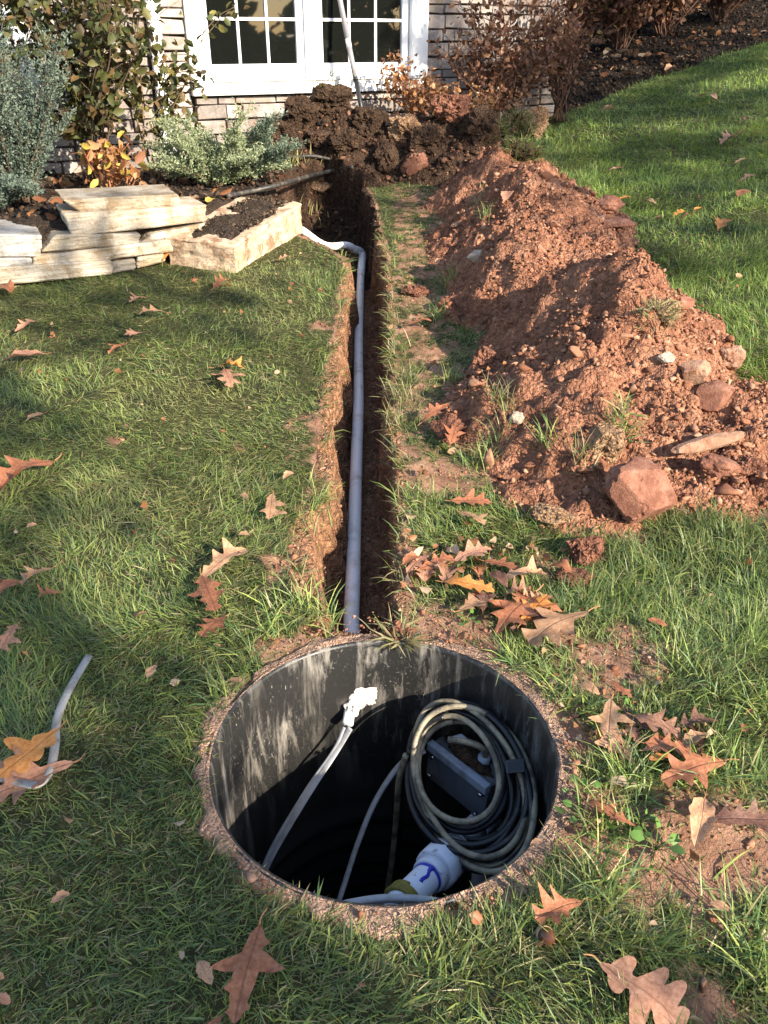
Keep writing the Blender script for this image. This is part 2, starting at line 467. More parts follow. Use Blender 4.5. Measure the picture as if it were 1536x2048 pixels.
M['leaf_yellow'] = leaf_mat('leaf_yellow', (.50, .36, .06), (.66, .50, .10), (.7, .55, .2), (.4, .3, .08))

def stone_mat(name, cols, dirt=None, scale=1.0, bands=False):
    m = N(name); p = world_pos(m); oi = m.n('ObjectInfo').outputs['Random']
    n1 = m.noise(p, 7 * scale, 6, .62); n2 = m.noise(p, 60 * scale, 6, .7)
    c = m.ramp(n1, [(.3, cols[0]), (.5, cols[1]), (.7, cols[2])])
    if bands:
        mp = m.n('Mapping'); mp.inputs['Scale'].default_value = (2, 2, 34); m.l(p, mp.inputs[0])
        c = m.mix(m.ramp(m.noise(mp.outputs[0], 2, 5, .7), [(.4, 0.0), (.65, .45)]), c, cols[0])
    if dirt: c = m.mix(m.ramp(m.noise(p, 11 * scale, 6, .7), [(.50, 0.0), (.62, .85)]), c, dirt)
    c = m.mix(m.ramp(n2, [(.3, .55), (.45, 0.0)]), c, tuple(v * .5 for v in cols[0]))
    hsv = m.n('HueSaturation'); m.l(c, hsv.inputs['Color']); m.l(m.ramp(oi, [(0, .72), (1, 1.18)]), hsv.inputs['Value'])
    m.set(hsv.outputs[0], .9, .2); m.bump(m.math('ADD', n2, n1), .7, .012); return m.m
M['flagstone'] = stone_mat('flagstone', ((.34, .27, .19), (.52, .44, .34), (.62, .55, .45)), (.30, .21, .12), 1, True)
M['greystone'] = stone_mat('grey_flagstone', ((.26, .25, .24), (.42, .40, .38), (.55, .52, .48)), (.28, .24, .18), 1, True)
M['slab'] = stone_mat('slab_stone', ((.36, .25, .16), (.50, .37, .25), (.60, .47, .34)), (.20, .10, .055), 1.2)
M['veneer'] = stone_mat('veneer_stone', ((.17, .145, .13), (.30, .26, .235), (.42, .375, .345)), (.27, .19, .14), .8)
M['mortar'] = stone_mat('mortar', ((.05, .045, .04), (.09, .08, .07), (.13, .12, .11)))
M['red_rock'] = stone_mat('red_rock', ((.20, .082, .054), (.31, .14, .092), (.40, .21, .145)), (.20, .08, .048), 3)
M['tan_rock'] = stone_mat('tan_rock', ((.24, .135, .088), (.34, .20, .135), (.42, .27, .19)), (.24, .11, .065), 2)
M['pale_rock'] = stone_mat('pale_rock', ((.26, .20, .155), (.37, .30, .24), (.46, .39, .32)), (.28, .15, .095), 2.5)
M['clod'] = soil_mat('clod_soil', (.13, .055, .035), (.25, .11, .07), (.38, .19, .12), (.4, .28, .2), 1.3).m
M['dark_clod'] = soil_mat('dark_clod_soil', (.028, .017, .011), (.075, .045, .029), (.16, .092, .058), (.24, .16, .1), 1.3).m
M['tan_clod'] = soil_mat('tan_clod_soil', (.20, .11, .06), (.33, .20, .115), (.46, .30, .19), (.5, .4, .25), 1.3).m

def plain(name, col, rough=.5, spec=.4, dirt=None, dscale=14, lo=.48, hi=.66, bump=0, metal=0):
    m = N(name); p = m.coord('Object'); c = col
    n1 = m.noise(p, dscale, 6, .65)
    c = m.mix(m.ramp(n1, [(lo, 0.0), (hi, .8)]), col, dirt if dirt else tuple(v * .75 for v in col))
    m.set(c, rough, spec, metal)
    if bump: m.bump(m.noise(p, dscale * 6, 4), bump, .003)
    return m.m
M['white_paint'] = plain('white_paint', (.80, .80, .80), .35, .4, (.70, .70, .69), 5)
M['vinyl'] = plain('white_vinyl', (.78, .79, .81), .3, .4, (.72, .73, .75), 4)
M['conduit'] = plain('grey_conduit', (.78, .78, .78), .45, .4, (.42, .32, .25), 11, .52, .72)
M['pvc'] = plain('white_pvc', (.70, .73, .80), .35, .45, (.16, .13, .11), 55, .60, .68)
M['primer'] = plain('blue_primer', (.04, .05, .50), .4, .4)
M['ribbon'] = plain('grey_cable', (.36, .37, .39), .45, .4, (.25, .24, .23), 30)
M['ribbon_dirty'] = plain('weathered_cable', (.30, .29, .27), .6, .3, (.15, .13, .11), 40)
M['black_hose'] = plain('black_hose', (.012, .012, .013), .38, .5, (.10, .085, .065), 30, .56, .75)
M['tan_hose'] = plain('tan_hose', (.32, .27, .18), .5, .4, (.035, .03, .025), 24, .44, .62)
M['poly_hose'] = plain('poly_hose', (.030, .028, .026), .5, .4, (.16, .13, .10), 20)
M['box_grey'] = plain('box_grey', (.10, .105, .115), .45, .4, (.035, .03, .028), 12, .5, .7)
M['box_edge'] = plain('box_edge', (.26, .29, .34), .45, .4, (.12, .11, .11), 20)
M['steel'] = plain('bolt_steel', (.5, .5, .52), .3, .5, (.2, .18, .16), 60, metal=1)
M['putty'] = plain('white_putty', (.56, .52, .49), .6, .3, (.55, .45, .38), 25, .5, .7, .6)
M['rope'] = plain('yellow_rope', (.24, .20, .045), .8, .2, (.08, .09, .035), 60, bump=.8)
M['tape'] = plain('black_tape', (.010, .010, .012), .3, .5)
M['pole_grey'] = plain('pole_grey', (.24, .235, .25), .45, .4, (.24, .22, .2), 20)
M['pole_white'] = plain('pole_white', (.75, .74, .73), .4, .4)
M['pole_black'] = plain('pole_black', (.02, .022, .026), .4, .4)
M['acorn'] = plain('acorn_shell', (.09, .035, .02), .25, .5, (.05, .02, .012), 30)
M['acorn_cap'] = plain('acorn_cap', (.40, .28, .16), .8, .2)
M['stem'] = plain('leaf_stem', (.34, .16, .07), .6, .3)
M['interior'] = plain('dark_interior', (.02, .02, .02), .9, .1)

# riser plastic: black with pale vertical streaks, scratches and dried mud
m = N('riser_plastic'); p = m.coord('Object')
mp = m.n('Mapping'); mp.inputs['Scale'].default_value = (1, 1, .16); m.l(p, mp.inputs[0])
st = m.noise(mp.outputs[0], 22, 7, .72, .4); patch = m.noise(p, 5, 5, .6); sp = m.noise(p, 120, 5, .75, .6)
sxyz = m.n('SeparateXYZ'); m.l(p, sxyz.inputs[0])
hi = m.ramp(m.math('ADD', sxyz.outputs[2], 1.0), [(.45, 0.0), (.98, 1.0)])
f1 = m.math('MULTIPLY', m.ramp(st, [(.50, 0.0), (.72, 1.0)]), m.ramp(patch, [(.36, .12), (.62, 1.0)]))
f2 = m.math('MULTIPLY', m.ramp(sp, [(.60, 0.0), (.70, 1.0)]), m.ramp(patch, [(.42, .05), (.6, .8)]))
ff = m.math('MULTIPLY', m.math('MAXIMUM', f1, f2), hi)
c = m.mix(m.math('MULTIPLY', ff, .85), (.017, .0165, .016), (.50, .45, .39))
mp2 = m.n('Mapping'); mp2.inputs['Scale'].default_value = (1, 1, .35); mp2.inputs['Rotation'].default_value = (.5, .3, .2); m.l(p, mp2.inputs[0])
sc_ = m.noise(mp2.outputs[0], 75, 8, .8, 1.5)
c = m.mix(m.math('MULTIPLY', m.math('MULTIPLY', m.ramp(sc_, [(.60, 0.0), (.66, .8)]), m.ramp(m.noise(p, 7, 3), [(.42, 0.0), (.6, 1.0)])), hi), c, (.5, .46, .42))
m.set(c, m.ramp(ff, [(0, .38), (.6, .85)]), .45); m.bump(st, .2, .004); M['riser'] = m.m
m = N('dark_water'); m.set((.004, .004, .004), .06, .5); m.bump(m.noise(m.coord('Object'), 6, 2), .1, .02); M['water'] = m.m
m = N('window_glass'); m.set((.006, .007, .006), .02, .5); M['glass'] = m.m
m = N('roof_shingle'); m.set((.06, .055, .05), .9, .2); M['roof'] = m.m

print('materials ok')
# ================================================================== GROUND SHEET
def axis(segs):
    out = []
    for a, b, st in segs: out += list(np.arange(a, b - 1e-6, st))
    return out
def geo_out(a, b, st, g=1.35):
    out = [a]; s = st
    while abs(out[-1] - a) < abs(b - a): out.append(out[-1] + (s if b > a else -s)); s *= g
    return out[1:]
xs = sorted(geo_out(-2.6, -120, .05)) + axis([(-2.6, -0.45, .022), (-.45, .55, .0105), (.55, 2.6, .022), (2.6, 5.0, .05)]) + [5.0] + geo_out(5.0, 120, .1)
ys = sorted(geo_out(0.3, -120, .05)) + axis([(.3, 2.6, .0125), (2.6, 5.0, .016), (5.0, 7.2, .022), (7.2, 12, .06)]) + [12.0] + geo_out(12.0, 120, .15)
xs = np.array(xs); ys = np.array(ys)
X, Y = np.meshgrid(xs, ys)
Z = ground_z(X, Y)
R = np.hypot(X - RC[0], Y - RC[1])
nx, ny = len(xs), len(ys)
idx = np.arange(nx * ny).reshape(ny, nx)
Q = np.stack([idx[:-1, :-1], idx[:-1, 1:], idx[1:, 1:], idx[1:, :-1]], -1).reshape(-1, 4)
V = np.stack([X, Y, Z], -1).reshape(-1, 3)
fc = V[Q].mean(1)
keep = np.hypot(fc[:, 0] - RC[0], fc[:, 1] - RC[1]) > RO + .006
Q = Q[keep]; fc = fc[keep]
dt = sdist(fc[:, 0], fc[:, 1], TRENCH)
dl = sdist(fc[:, 0], fc[:, 1], BED_L); dr = sdist(fc[:, 0], fc[:, 1], BED_R)
wob = (fbm(fc[:, 0] * 9, fc[:, 1] * 9, 77, 3) - .5) * .10
cls = np.zeros(len(Q), int)
cls[dr + wob > 0] = 2
cls[dl > 0.0] = 3
cls[dt > -.03] = 1
cls[(cls == 1) & (fc[:, 1] > 4.62 + (fbm(fc[:, 0] * 8, fc[:, 1] * 8, 79, 3) - .5) * .9)] = 4
sm = soil_mask(V[:, 0], V[:, 1])
def sub_sheet(name, sel, mat, attr=False):
    q = Q[sel]; used, inv = np.unique(q, return_inverse=True)
    me = np_mesh(name, V[used], inv.reshape(-1, 4), None, True)
    if attr:
        a = me.attributes.new('soil', 'FLOAT', 'POINT'); a.data.foreach_set('value', sm[used].astype(np.float32))
    return struct(name, me, mat)
sub_sheet('lawn_ground', cls == 0, M['lawn'], True)
sub_sheet('trench', cls == 1, M['trench_soil'])
sub_sheet('pit', cls == 4, M['dark_soil'])
sub_sheet('mulch_bed', cls == 2, M['mulch'])
sub_sheet('planting_bed', cls == 3, M['bed_soil'])
print('ground', len(Q))

# collar of pale packed soil round the riser
na, nr = 260, 26
th = np.linspace(0, 2 * math.pi, na, endpoint=False); rr = np.linspace(0, 1, nr)
TH, RR = np.meshgrid(th, rr)
outer = RO + .04 + .03 * (fbm(np.cos(TH) * 14 + 5, np.sin(TH) * 14 + 5, 82, 2) - .5) * 2 + .05 * (fbm(np.cos(TH) * 3 + 5, np.sin(TH) * 3 + 5, 81, 3) - .5) * 2
rad = RI + .006 + (outer - RI) * RR
cx = RC[0] + rad * np.cos(TH); cy = RC[1] + rad * np.sin(TH)
gz = ground_z(cx, cy, False); gz = np.maximum(gz, -.05 * np.ones_like(gz) + 0)
n1 = (fbm(cx * 30, cy * 30, 83, 4, .6) - .5); n2 = fbm(cx * 8, cy * 8, 87, 3)
h = (.006 * (n2) + .015 * n1) * sstep(0, .10, RR) * 1.0
cz = np.where(RR < .12, 0.002, np.minimum(gz, .006)) + h + .005 * (1 - RR) - .022 * sstep(.45, 1.0, RR)
V2 = np.stack([cx, cy, cz], -1).reshape(-1, 3)
ii = np.arange(nr * na).reshape(nr, na)
Qc = np.stack([ii[:-1], np.roll(ii, -1, 1)[:-1], np.roll(ii, -1, 1)[1:], ii[1:]], -1).reshape(-1, 4)
collar_soil = soil_mat('collar_soil', (.40, .24, .165), (.50, .32, .23), (.60, .41, .31), (.60, .45, .36), 3.2).m
struct('soil_collar', np_mesh('soil_collar', V2, Qc[:, ::-1], None, True), collar_soil)

# ================================================================== SPOIL HEAP
hx = np.arange(.0, 1.9, .0135); hy = np.arange(1.6, 6.6, .0155)
HX, HY = np.meshgrid(hx, hy); HH = heap_h(HX, HY)
HB = ground_z(HX, HY, False)
ox = (fbm(HX * 22, HY * 22, 91, 3, .6) - .5) * .03; oy = (fbm(HX * 22, HY * 22, 93, 3, .6) - .5) * .03
HV = np.stack([HX + ox, HY + oy, HB + HH], -1).reshape(-1, 3)
ii = np.arange(HX.size).reshape(HX.shape)
HQ = np.stack([ii[:-1, :-1], ii[:-1, 1:], ii[1:, 1:], ii[1:, :-1]], -1).reshape(-1, 4)
ok = HH.reshape(-1)[HQ].max(1) > -.004
HQ = HQ[ok]; used, inv = np.unique(HQ, return_inverse=True)
heap = obj('soil_heap', np_mesh('soil_heap', HV[used], inv.reshape(-1, 4), None, True), M['red_soil'])
tagit(heap, 'long heap of crumbly reddish brown soil running along the trench', 'soil heap')
def top_z(x, y):
    """ground or heap surface"""
    g = ground_z(x, y, False); h = heap_h(x, y)
    return np.where(h > 0, g + h, g)
# dark mound by the house
MHEAPS = [(-.66, 6.40, .38, .46, .40), (-.42, 6.58, .52, .48, .36), (-.20, 6.45, .34, .50, .42), (.22, 6.50, .34, .48, .42), (.50, 6.45, .36, .42, .42), (.75, 6.45, .26, .35, .4), (-.1, 6.15, .22, .5, .32), (.35, 6.1, .25, .4, .35)]
def mound_h(x, y):
    x = np.asarray(x, float); y = np.asarray(y, float)
    wx = x + (fbm(x * 6, y * 6, 131, 3) - .5) * .25; wy = y + (fbm(x * 6, y * 6, 137, 3) - .5) * .25
    acc = np.zeros(x.shape)
    for cx, cy, h, sx, sy in MHEAPS:
        d = np.sqrt(((wx - cx) / sx) ** 2 + ((wy - cy) / sy) ** 2 + 0.02)
        acc = acc + np.maximum(0, h * (1 - d)) ** 3
    H = acc ** (1 / 3)
    mm = sstep(0, .08, H)
    return H + mm * ((fbm(x * 9, y * 9, 141, 4, .6) - .5) * .16 + (fbm(x * 30, y * 30, 145, 3, .6) - .5) * .06) - .015
hx = np.arange(-1.3, 1.4, .016); hy = np.arange(5.7, 7.2, .016)
HX, HY = np.meshgrid(hx, hy); HH = mound_h(HX, HY); HB = ground_z(HX, HY, False)
ox = (fbm(HX * 20, HY * 20, 191, 3, .6) - .5) * .05; oy = (fbm(HX * 20, HY * 20, 193, 3, .6) - .5) * .05
HV = np.stack([HX + ox, HY + oy, HB + HH], -1).reshape(-1, 3)
ii = np.arange(HX.size).reshape(HX.shape)
HQ = np.stack([ii[:-1, :-1], ii[:-1, 1:], ii[1:, 1:], ii[1:, :-1]], -1).reshape(-1, 4)
ok = HH.reshape(-1)[HQ].max(1) > -.004
HQ = HQ[ok]; used, inv = np.unique(HQ, return_inverse=True)
mound = obj('soil_mound', np_mesh('soil_mound', HV[used], inv.reshape(-1, 4), None, True), M['dark_soil'])
tagit(mound, 'dark lumpy mound of topsoil piled below the white window', 'soil mound')
def all_z(x, y):
    x = np.asarray(x, float); y = np.asarray(y, float)
    g = ground_z(x, y, False); h = heap_h(x, y); k = mound_h(x, y)
    return g + np.maximum(0, np.maximum(h, k))

# ================================================================== TANK RISER
ris = thing('tank_riser', 'round black plastic tank riser set flush in the ground, open without its lid', 'tank riser', (RC[0], RC[1], -1.0))
k = 128; a = np.linspace(0, 2 * math.pi, k, endpoint=False)
prof = [(RO, -1.0), (RO, -.02), (RO - .002, .006), (RI + .003, .006), (RI, -.002), (RI, -.30), (RI, -.50)]
zc = -.50
for q in range(6):
    prof += [(RI, zc - .03), (RI - .016, zc - .045), (RI - .016, zc - .065), (RI, zc - .08)]
    zc -= .08
prof.append((RI, -1.0))
PV = []; 
for r, z in prof:
    wob = 1 + .004 * np.cos(2 * a + .6)
    PV.append(np.stack([RC[0] + r * wob * np.cos(a), RC[1] + r * wob * np.sin(a), np.full(k, z)], -1))
PV = np.vstack(PV); ii = np.arange(len(prof) * k).reshape(len(prof), k)
PF = np.stack([ii[:-1], np.roll(ii, -1, 1)[:-1], np.roll(ii, -1, 1)[1:], ii[1:]], -1).reshape(-1, 4)
w = obj('wall', np_mesh('riser_wall', PV, PF, None, True), M['riser'], ris)
for poly in w.data.polygons: poly.use_smooth = True
wd = np.stack([RC[0] + (RI + .004) * np.cos(a), RC[1] + (RI + .004) * np.sin(a), np.full(k, -.86)], -1)
wd = np.vstack([wd, [[RC[0], RC[1], -.86]]])
wt = np.array([(j, (j + 1) % k, k) for j in range(k)])
struct('water', np_mesh('water', wd, None, wt), M['water'])

# putty where the conduit comes through
def rock_mesh(name, c, sx, sy, sz, seed, rough=.25, sub=3, facet=0, rotz=0.0, smooth=False, fine=.0, tilt=0):
    bm = bmesh.new(); bmesh.ops.create_icosphere(bm, subdivisions=sub, radius=1)
    rs = random.Random(seed); off = Vector((rs.uniform(0, 50), rs.uniform(0, 50), rs.uniform(0, 50)))
    planes = [(Vector((rs.gauss(0, 1), rs.gauss(0, 1), rs.gauss(0, 1))).normalized(), rs.uniform(.55, .85)) for _ in range(facet)]
    for v in bm.verts:
        d = v.co.copy()
        f = 1 + rough * (mnoise.fractal(d * 1.3 + off, 1.0, 2.0, 4) )
        if fine: f += fine * (mnoise.turbulence(d * 3.2 + off, 5, True, noise_basis='PERLIN_ORIGINAL', amplitude_scale=.55, frequency_scale=2.1) - .45) * -1.0 if fine > .1 else fine * mnoise.fractal(d * 6 + off, .8, 2.0, 4)
        q = d * f
        for nrm, dd in planes:
            e = q.dot(nrm) - dd
            if e > 0: q -= nrm * e * .92
        v.co = q
    R_ = Matrix.Rotation(rotz, 3, 'Z') @ Matrix.Rotation(tilt, 3, 'X')
    for v in bm.verts:
        q = R_ @ Vector((v.co.x * sx, v.co.y * sy, v.co.z * sz)); v.co = q + Vector([float(t) for t in c])
    return bm_mesh(name, bm, smooth)
PUT = np.array([-.076, 1.128 + .312, -.170])
J = thing('putty_seal', 'lump of white putty sealing the conduit entry on the riser wall', 'putty', PUT)
obj('putty_patch', rock_mesh('putty_patch', PUT + [.016, .006, .014], .044, .006, .034, 5, .55, 4, 0, 0, True, .06), M['putty'], J)
obj('putty_lump', rock_mesh('putty_lump', PUT + [.0, -.010, -.006], .017, .020, .018, 6, .5, 4, 0, 0, True, .08), M['putty'], J)
obj('conduit_stub', tube('conduit_stub', [PUT + [0, .03, 0], PUT + [-.008, -.045, -.022]], .013, 16), M['conduit'], J)
obj('putty_strand', rock_mesh('putty_strand', PUT + [.040, .004, .012], .007, .004, .022, 8, .4, 3, 0, 0, True, .2), M['putty'], J)
# ribbon cables out of the putty
def ribbon(name, pts, w, tk, mat, label, cat='cable', group=None, n=14):
    o = obj(name, tube(name, spline(pts, n), 1.0, 10, (w, tk)), mat); return tagit(o, label, cat, group)
p0 = PUT + [-.006, -.05, -.03]
ribbon('flat_cable', [p0 + [.004, 0, .002], p0 + [-.03, -.03, -.045], (-.175, 1.290, -.310), (-.262, 1.215, -.440), (-.30, 1.16, -.54), (-.29, 1.08, -.70), (-.27, 1.04, -.88)], .0085, .0020, M['ribbon'],
       'pale grey flat cable hanging from the white putty down the left of the riser')
ribbon('flat_cable', [p0 + [-.010, .004, .0], p0 + [-.036, -.026, -.046], (-.184, 1.296, -.312), (-.270, 1.218, -.440), (-.304, 1.15, -.55), (-.28, 1.06, -.70), (-.25, 1.0, -.88)], .0045, .0018, M['ribbon'],
       'thinner grey cable running just behind the flat cable from the white putty')
ribbon('grey_cable', [at_t(850, 1500, 1.86), at_t(800, 1530, 1.87), at_t(752, 1600, 1.88), at_t(718, 1680, 1.87), at_t(690, 1765, 1.84), at_t(675, 1815, 1.82), at_t(668, 1870, 1.9)], .0085, .005, M['ribbon'],
       'slate grey cable drooping from the hose coil to the near side of the riser')
ribbon('grey_cable', [at_t(655, 1818, 1.44), at_t(705, 1805, 1.44), at_t(770, 1796, 1.46), at_t(840, 1798, 1.47), at_t(900, 1806, 1.46), at_t(960, 1800, 1.5)], .0075, .005, M['ribbon'],
       'grey cable lying across the near inside edge of the riser')
ribbon('grey_cable', [at_t(665, 1824, 1.46), at_t(710, 1813, 1.46), at_t(770, 1803, 1.48), at_t(840, 1804, 1.49), at_t(905, 1814, 1.48)], .006, .0045, M['ribbon_dirty'],
       'darker grey cable under the other cable at the near edge of the riser')
# coil of hose
def coil_t(px, py): 
    return 1.71 - .10 * (py - 1570) / 165 - .055 * (px - 935) / 130
def loop_pts(cx, cy, rx, ry, rot, dt, a0, a1, n=30, wob=0, seed=0):
    rs = random.Random(seed); ph = rs.uniform(0, 6)
    out = []
    for i in range(n):
        f = i / (n - 1); an = a0 + (a1 - a0) * f
        w_ = 1 + wob * math.sin(3 * an + ph)
        ex, ey = rx * w_ * math.cos(an), ry * w_ * math.sin(an)
        qx = cx + ex * math.cos(rot) - ey * math.sin(rot); qy = cy - (ex * math.sin(rot) + ey * math.cos(rot))
        out.append(at_t(qx, qy, coil_t(qx, qy) + dt + .012 * math.sin(2 * an + ph) + .022 * f))
    return out
coil = thing('hose_coil', 'coil of black and tan hoses hung inside the right of the riser', 'hose coil', at_t(935, 1570, 1.71))
LO = [  # cx, cy, rx, ry, rot, dt, tan?, radius
    (945, 1572, 112, 172, .34, .015, 0, .0088), (950, 1574, 112, 172, .36, -.008, 1, .0080), (936, 1568, 106, 160, .34, .03, 0, .0085),
    (930, 1560, 100, 146, .32, .02, 0, .0085), (918, 1542, 86, 114, .34, .01, 0, .0085), (914, 1540, 80, 108, .30, -.015, 1, .0078),
    (924, 1552, 94, 134, .36, .035, 0, .0078), (940, 1575, 108, 160, .30, .04, 0, .0085), (950, 1585, 104, 152, .40, .028, 1, .0082), (920, 1545, 90, 122, .28, .03, 0, .0088),
    (934, 1562, 118, 150, .22, .0, 0, .0085), (938, 1560, 98, 164, .40, -.002, 1, .0080), (926, 1556, 104, 140, .44, .012, 0, .0085), (952, 1580, 116, 164, .30, .02, 0, .0085)]
for i, (cx_, cy_, rx_, ry_, ro_, dt_, tn, rd) in enumerate(LO):
    st_ = random.Random(i).uniform(0, 6.28)
    pts = loop_pts(cx_, cy_, rx_, ry_, ro_, dt_, st_, st_ + 6.9, 38, .025, i)
    o = obj('hose_loop', tube('hose_loop', spline(pts, 3), rd * .80, 10), M['tan_hose'] if tn else M['black_hose'], coil)
    o['label'] = 'tan hose loop' if tn else 'black hose loop'
# tape band round the right side strands
bx = [at_t(1016, 1534, coil_t(1016, 1534) - .012), at_t(1046, 1532, coil_t(1046, 1532) - .012)]
tp = []
for (qx, qy, dd) in ((1010, 1520, -.026), (1048, 1516, -.026), (1050, 1544, -.026), (1012, 1548, -.026), (1010, 1520, .045), (1048, 1516, .045), (1050, 1544, .045), (1012, 1548, .045)):
    tp.append(at_t(qx, qy, coil_t(qx, qy) + dd))
obj('tape_band', box_mesh('tape_band', tp, .004, 2), M['tape'], coil)
# hanging cords left of the coil
ribbon('drop_hose', [at_t(812, 1510, 1.80), at_t(798, 1560, 1.84), at_t(792, 1640, 1.95), at_t(784, 1720, 2.02), at_t(772, 1800, 2.08), at_t(765, 1850, 2.15)], .0072, .0072, M['tan_hose'], 'tan hose dropping straight down from the left of the coil', 'hose')
ribbon('drop_hose', [at_t(822, 1500, 1.80), at_t(804, 1560, 1.85), at_t(800, 1640, 1.97), at_t(796, 1720, 2.04), at_t(786, 1800, 2.12)], .0075, .0075, M['black_hose'], 'black hose dropping straight down beside the tan one', 'hose')
# junction box
A = np.array([.105, 1.345, -.20]); B = np.array([.222, 1.206, -.19]); e = B - A; e[2] = 0; e /= np.linalg.norm(e)
nrm = np.array([-e[1] * -1, e[0] * -1, 0.0]); nrm = np.array([-.77, -.63, 0]); back = np.array([.77, .63, 0]) * .062
jb = thing('pump_box', 'dark grey bolted pump control box seen through the hose coil', 'control box', (A + B) / 2 + [0, 0, -.13])
dn = np.array([-.010, -.008, -.095])
obj('body', box_mesh('pb_body', [A + dn, B + dn, B + back + dn, A + back + dn, A, B, B + back, A + back], .004, 2), M['box_grey'], jb)
up = np.array([0, 0, .009])
obj('lip', box_mesh('pb_lip', [A + nrm * .012 - up * 1.6, B + nrm * .012 - up * 1.6, B + back * .1 - up * 1.6, A + back * .1 - up * 1.6, A + nrm * .012 + up, B + nrm * .012 + up, B + back * .1 + up, A + back * .1 + up], .003, 2), M['box_edge'], jb)
obj('top_dirt', rock_mesh('pb_dirt', (A + B) / 2 + back * .6 + [0, 0, .0], .07, .028, .014, 14, .4, 4, 0, math.atan2(e[1], e[0]), True, .3), M['dark_soil'], jb)
for f, zf in ((.10, -.03), (.92, -.03), (.10, -.095), (.90, -.1)):
    q = A + (B - A) * f + dn * (-zf / .115) + nrm * .003
    obj('bolt', tube('bolt', [q, q + nrm * .007], .0055, 6, None, False), M['steel'], jb)
q = A + back * .7 + e * .035
obj('label_tape', box_mesh('pb_tape', [q + [-.012, .0, .0], q + e * .05 + [0, 0, 0], q + e * .05 + back * .3, q + back * .3, q + [-.012, 0, .02], q + e * .05 + [0, 0, .016], q + e * .05 + back * .3 + [0, 0, .016], q + back * .3 + [0, 0, .02]], .005, 2), M['pvc'], jb)
q = (A + B) / 2 + back * .75 + e * .03
obj('cable_gland', tube('gland', [q + [0, 0, -.01], q + [0, 0, .02]], .014, 12), M['box_edge'], jb)
obj('gland_cord', tube('gcord', spline([q + [0, 0, .0], q + [0, 0, .035], q + [-.03, .0, .06], q + [-.08, .01, .06]], 8), .0072, 10), M['tan_hose'], jb)
q = at_t(962, 1690, 1.80)
obj('bracket', box_mesh('pb_br', [q + [-.02, -.02, -.05], q + [.02, -.02, -.05], q + [.02, .02, -.05], q + [-.02, .02, -.05], q + [-.024, -.02, .02], q + [.024, -.02, .03], q + [.024, .02, .03], q + [-.024, .02, .02]], .003), M['box_grey'], jb)
# white pvc discharge pipe with union
P1 = at_t(958, 1652, 1.80); P0 = at_t(788, 1822, 1.50); ax = (P0 - P1); Lp = np.linalg.norm(ax); ax /= Lp
pv = thing('pvc_pipe', 'white plastic pipe with union nut and blue primer at near side of the riser', 'pipe', (P0 + P1) / 2)
obj('pipe', tube('pvc', [P1 + ax * .0, P0 + ax * .03], .0291, 28), M['pvc'], pv)
def lathe(name, o, axv, prof, k=32, mat=None, parent=None, ribs=0, rsc=1.0):
    axv = axv / np.linalg.norm(axv); u = np.cross(axv, [0, 0, 1.0]); u /= np.linalg.norm(u); w_ = np.cross(axv, u)
    Vv = []
    for s_, r_ in prof:
        for j in range(k):
            an = 2 * math.pi * j / k; rr_ = r_ * rsc * (1 + (ribs if (j % 4 < 1) else 0))
            Vv.append(o + axv * s_ + rr_ * (math.cos(an) * u + math.sin(an) * w_))
    Ff = [(i * k + j, i * k + (j + 1) % k, (i + 1) * k + (j + 1) % k, (i + 1) * k + j) for i in range(len(prof) - 1) for j in range(k)]
    return obj(name, np_mesh(name, np.array(Vv), np.array(Ff), None, True), mat, parent)
o1 = P1 + ax * .150
un = lathe('union_nut', o1, ax, [(0, .034), (0, .047), (.004, .050), (.050, .050), (.056, .046), (.056, .034)], 32, M['pvc'], pv, .035, rsc=.87)
lathe('union_collar', o1, ax, [(-.035, .034), (-.035, .042), (-.002, .043), (-.002, .034)], 32, M['pvc'], pv, rsc=.87)
lathe('union_tail', o1, ax, [(.056, .034), (.056, .041), (.078, .041), (.082, .038), (.082, .034)], 32, M['pvc'], pv, rsc=.87)
lathe('primer_ring', o1, ax, [(.082, .0345), (.0825, .0352), (.090, .0352), (.0905, .0340)], 32, M['primer'], pv, rsc=.87)
# primer drip along the upper side of the pipe
u_ = np.cross(ax, [0, 0, 1.0]); u_ /= np.linalg.norm(u_); w_ = np.cross(ax, u_); w_ = w_ if w_[2] > 0 else -w_
dr_ = []
for i in range(9):
    f = i / 8; an = -.25 - .12 * f + .06 * math.sin(f * 9)
    dr_.append(o1 + ax * (.086 + .05 * f) + 0.0291 * (math.cos(an) * w_ + math.sin(an) * u_))
obj('primer_drip', tube('drip', spline(dr_, 4), np.interp(np.linspace(0, 1, 33), [0, .3, 1], [.006, .0035, .004]), 8), M['primer'], pv)
elb = [P1 - ax * -.02, P1 - ax * .02, P1 - ax * .045 + [0, 0, -.02], P1 - ax * .055 + [0, 0, -.06], P1 - ax * .055 + [0, 0, -.6]]
obj('down_pipe', tube('downp', spline(elb, 6), .0296, 24), M['pvc'], pv)
# yellow rope wound round the pipe
rp = []
for i in range(60):
    f = i / 59; an = f * 2 * math.pi * 3.2
    rp.append(o1 + ax * (.165 + .022 * f) + .033 * (math.cos(an) * w_ + math.sin(an) * u_))
rp += [rp[-1] + np.array([.0, .01, -.05]), rp[-1] + np.array([.01, .03, -.2])]
rope = obj('yellow_rope', tube('yellow_rope', spline(rp, 2), .0045, 8), M['rope']); tagit(rope, 'dirty yellow rope wound round the white pipe in the riser', 'rope')

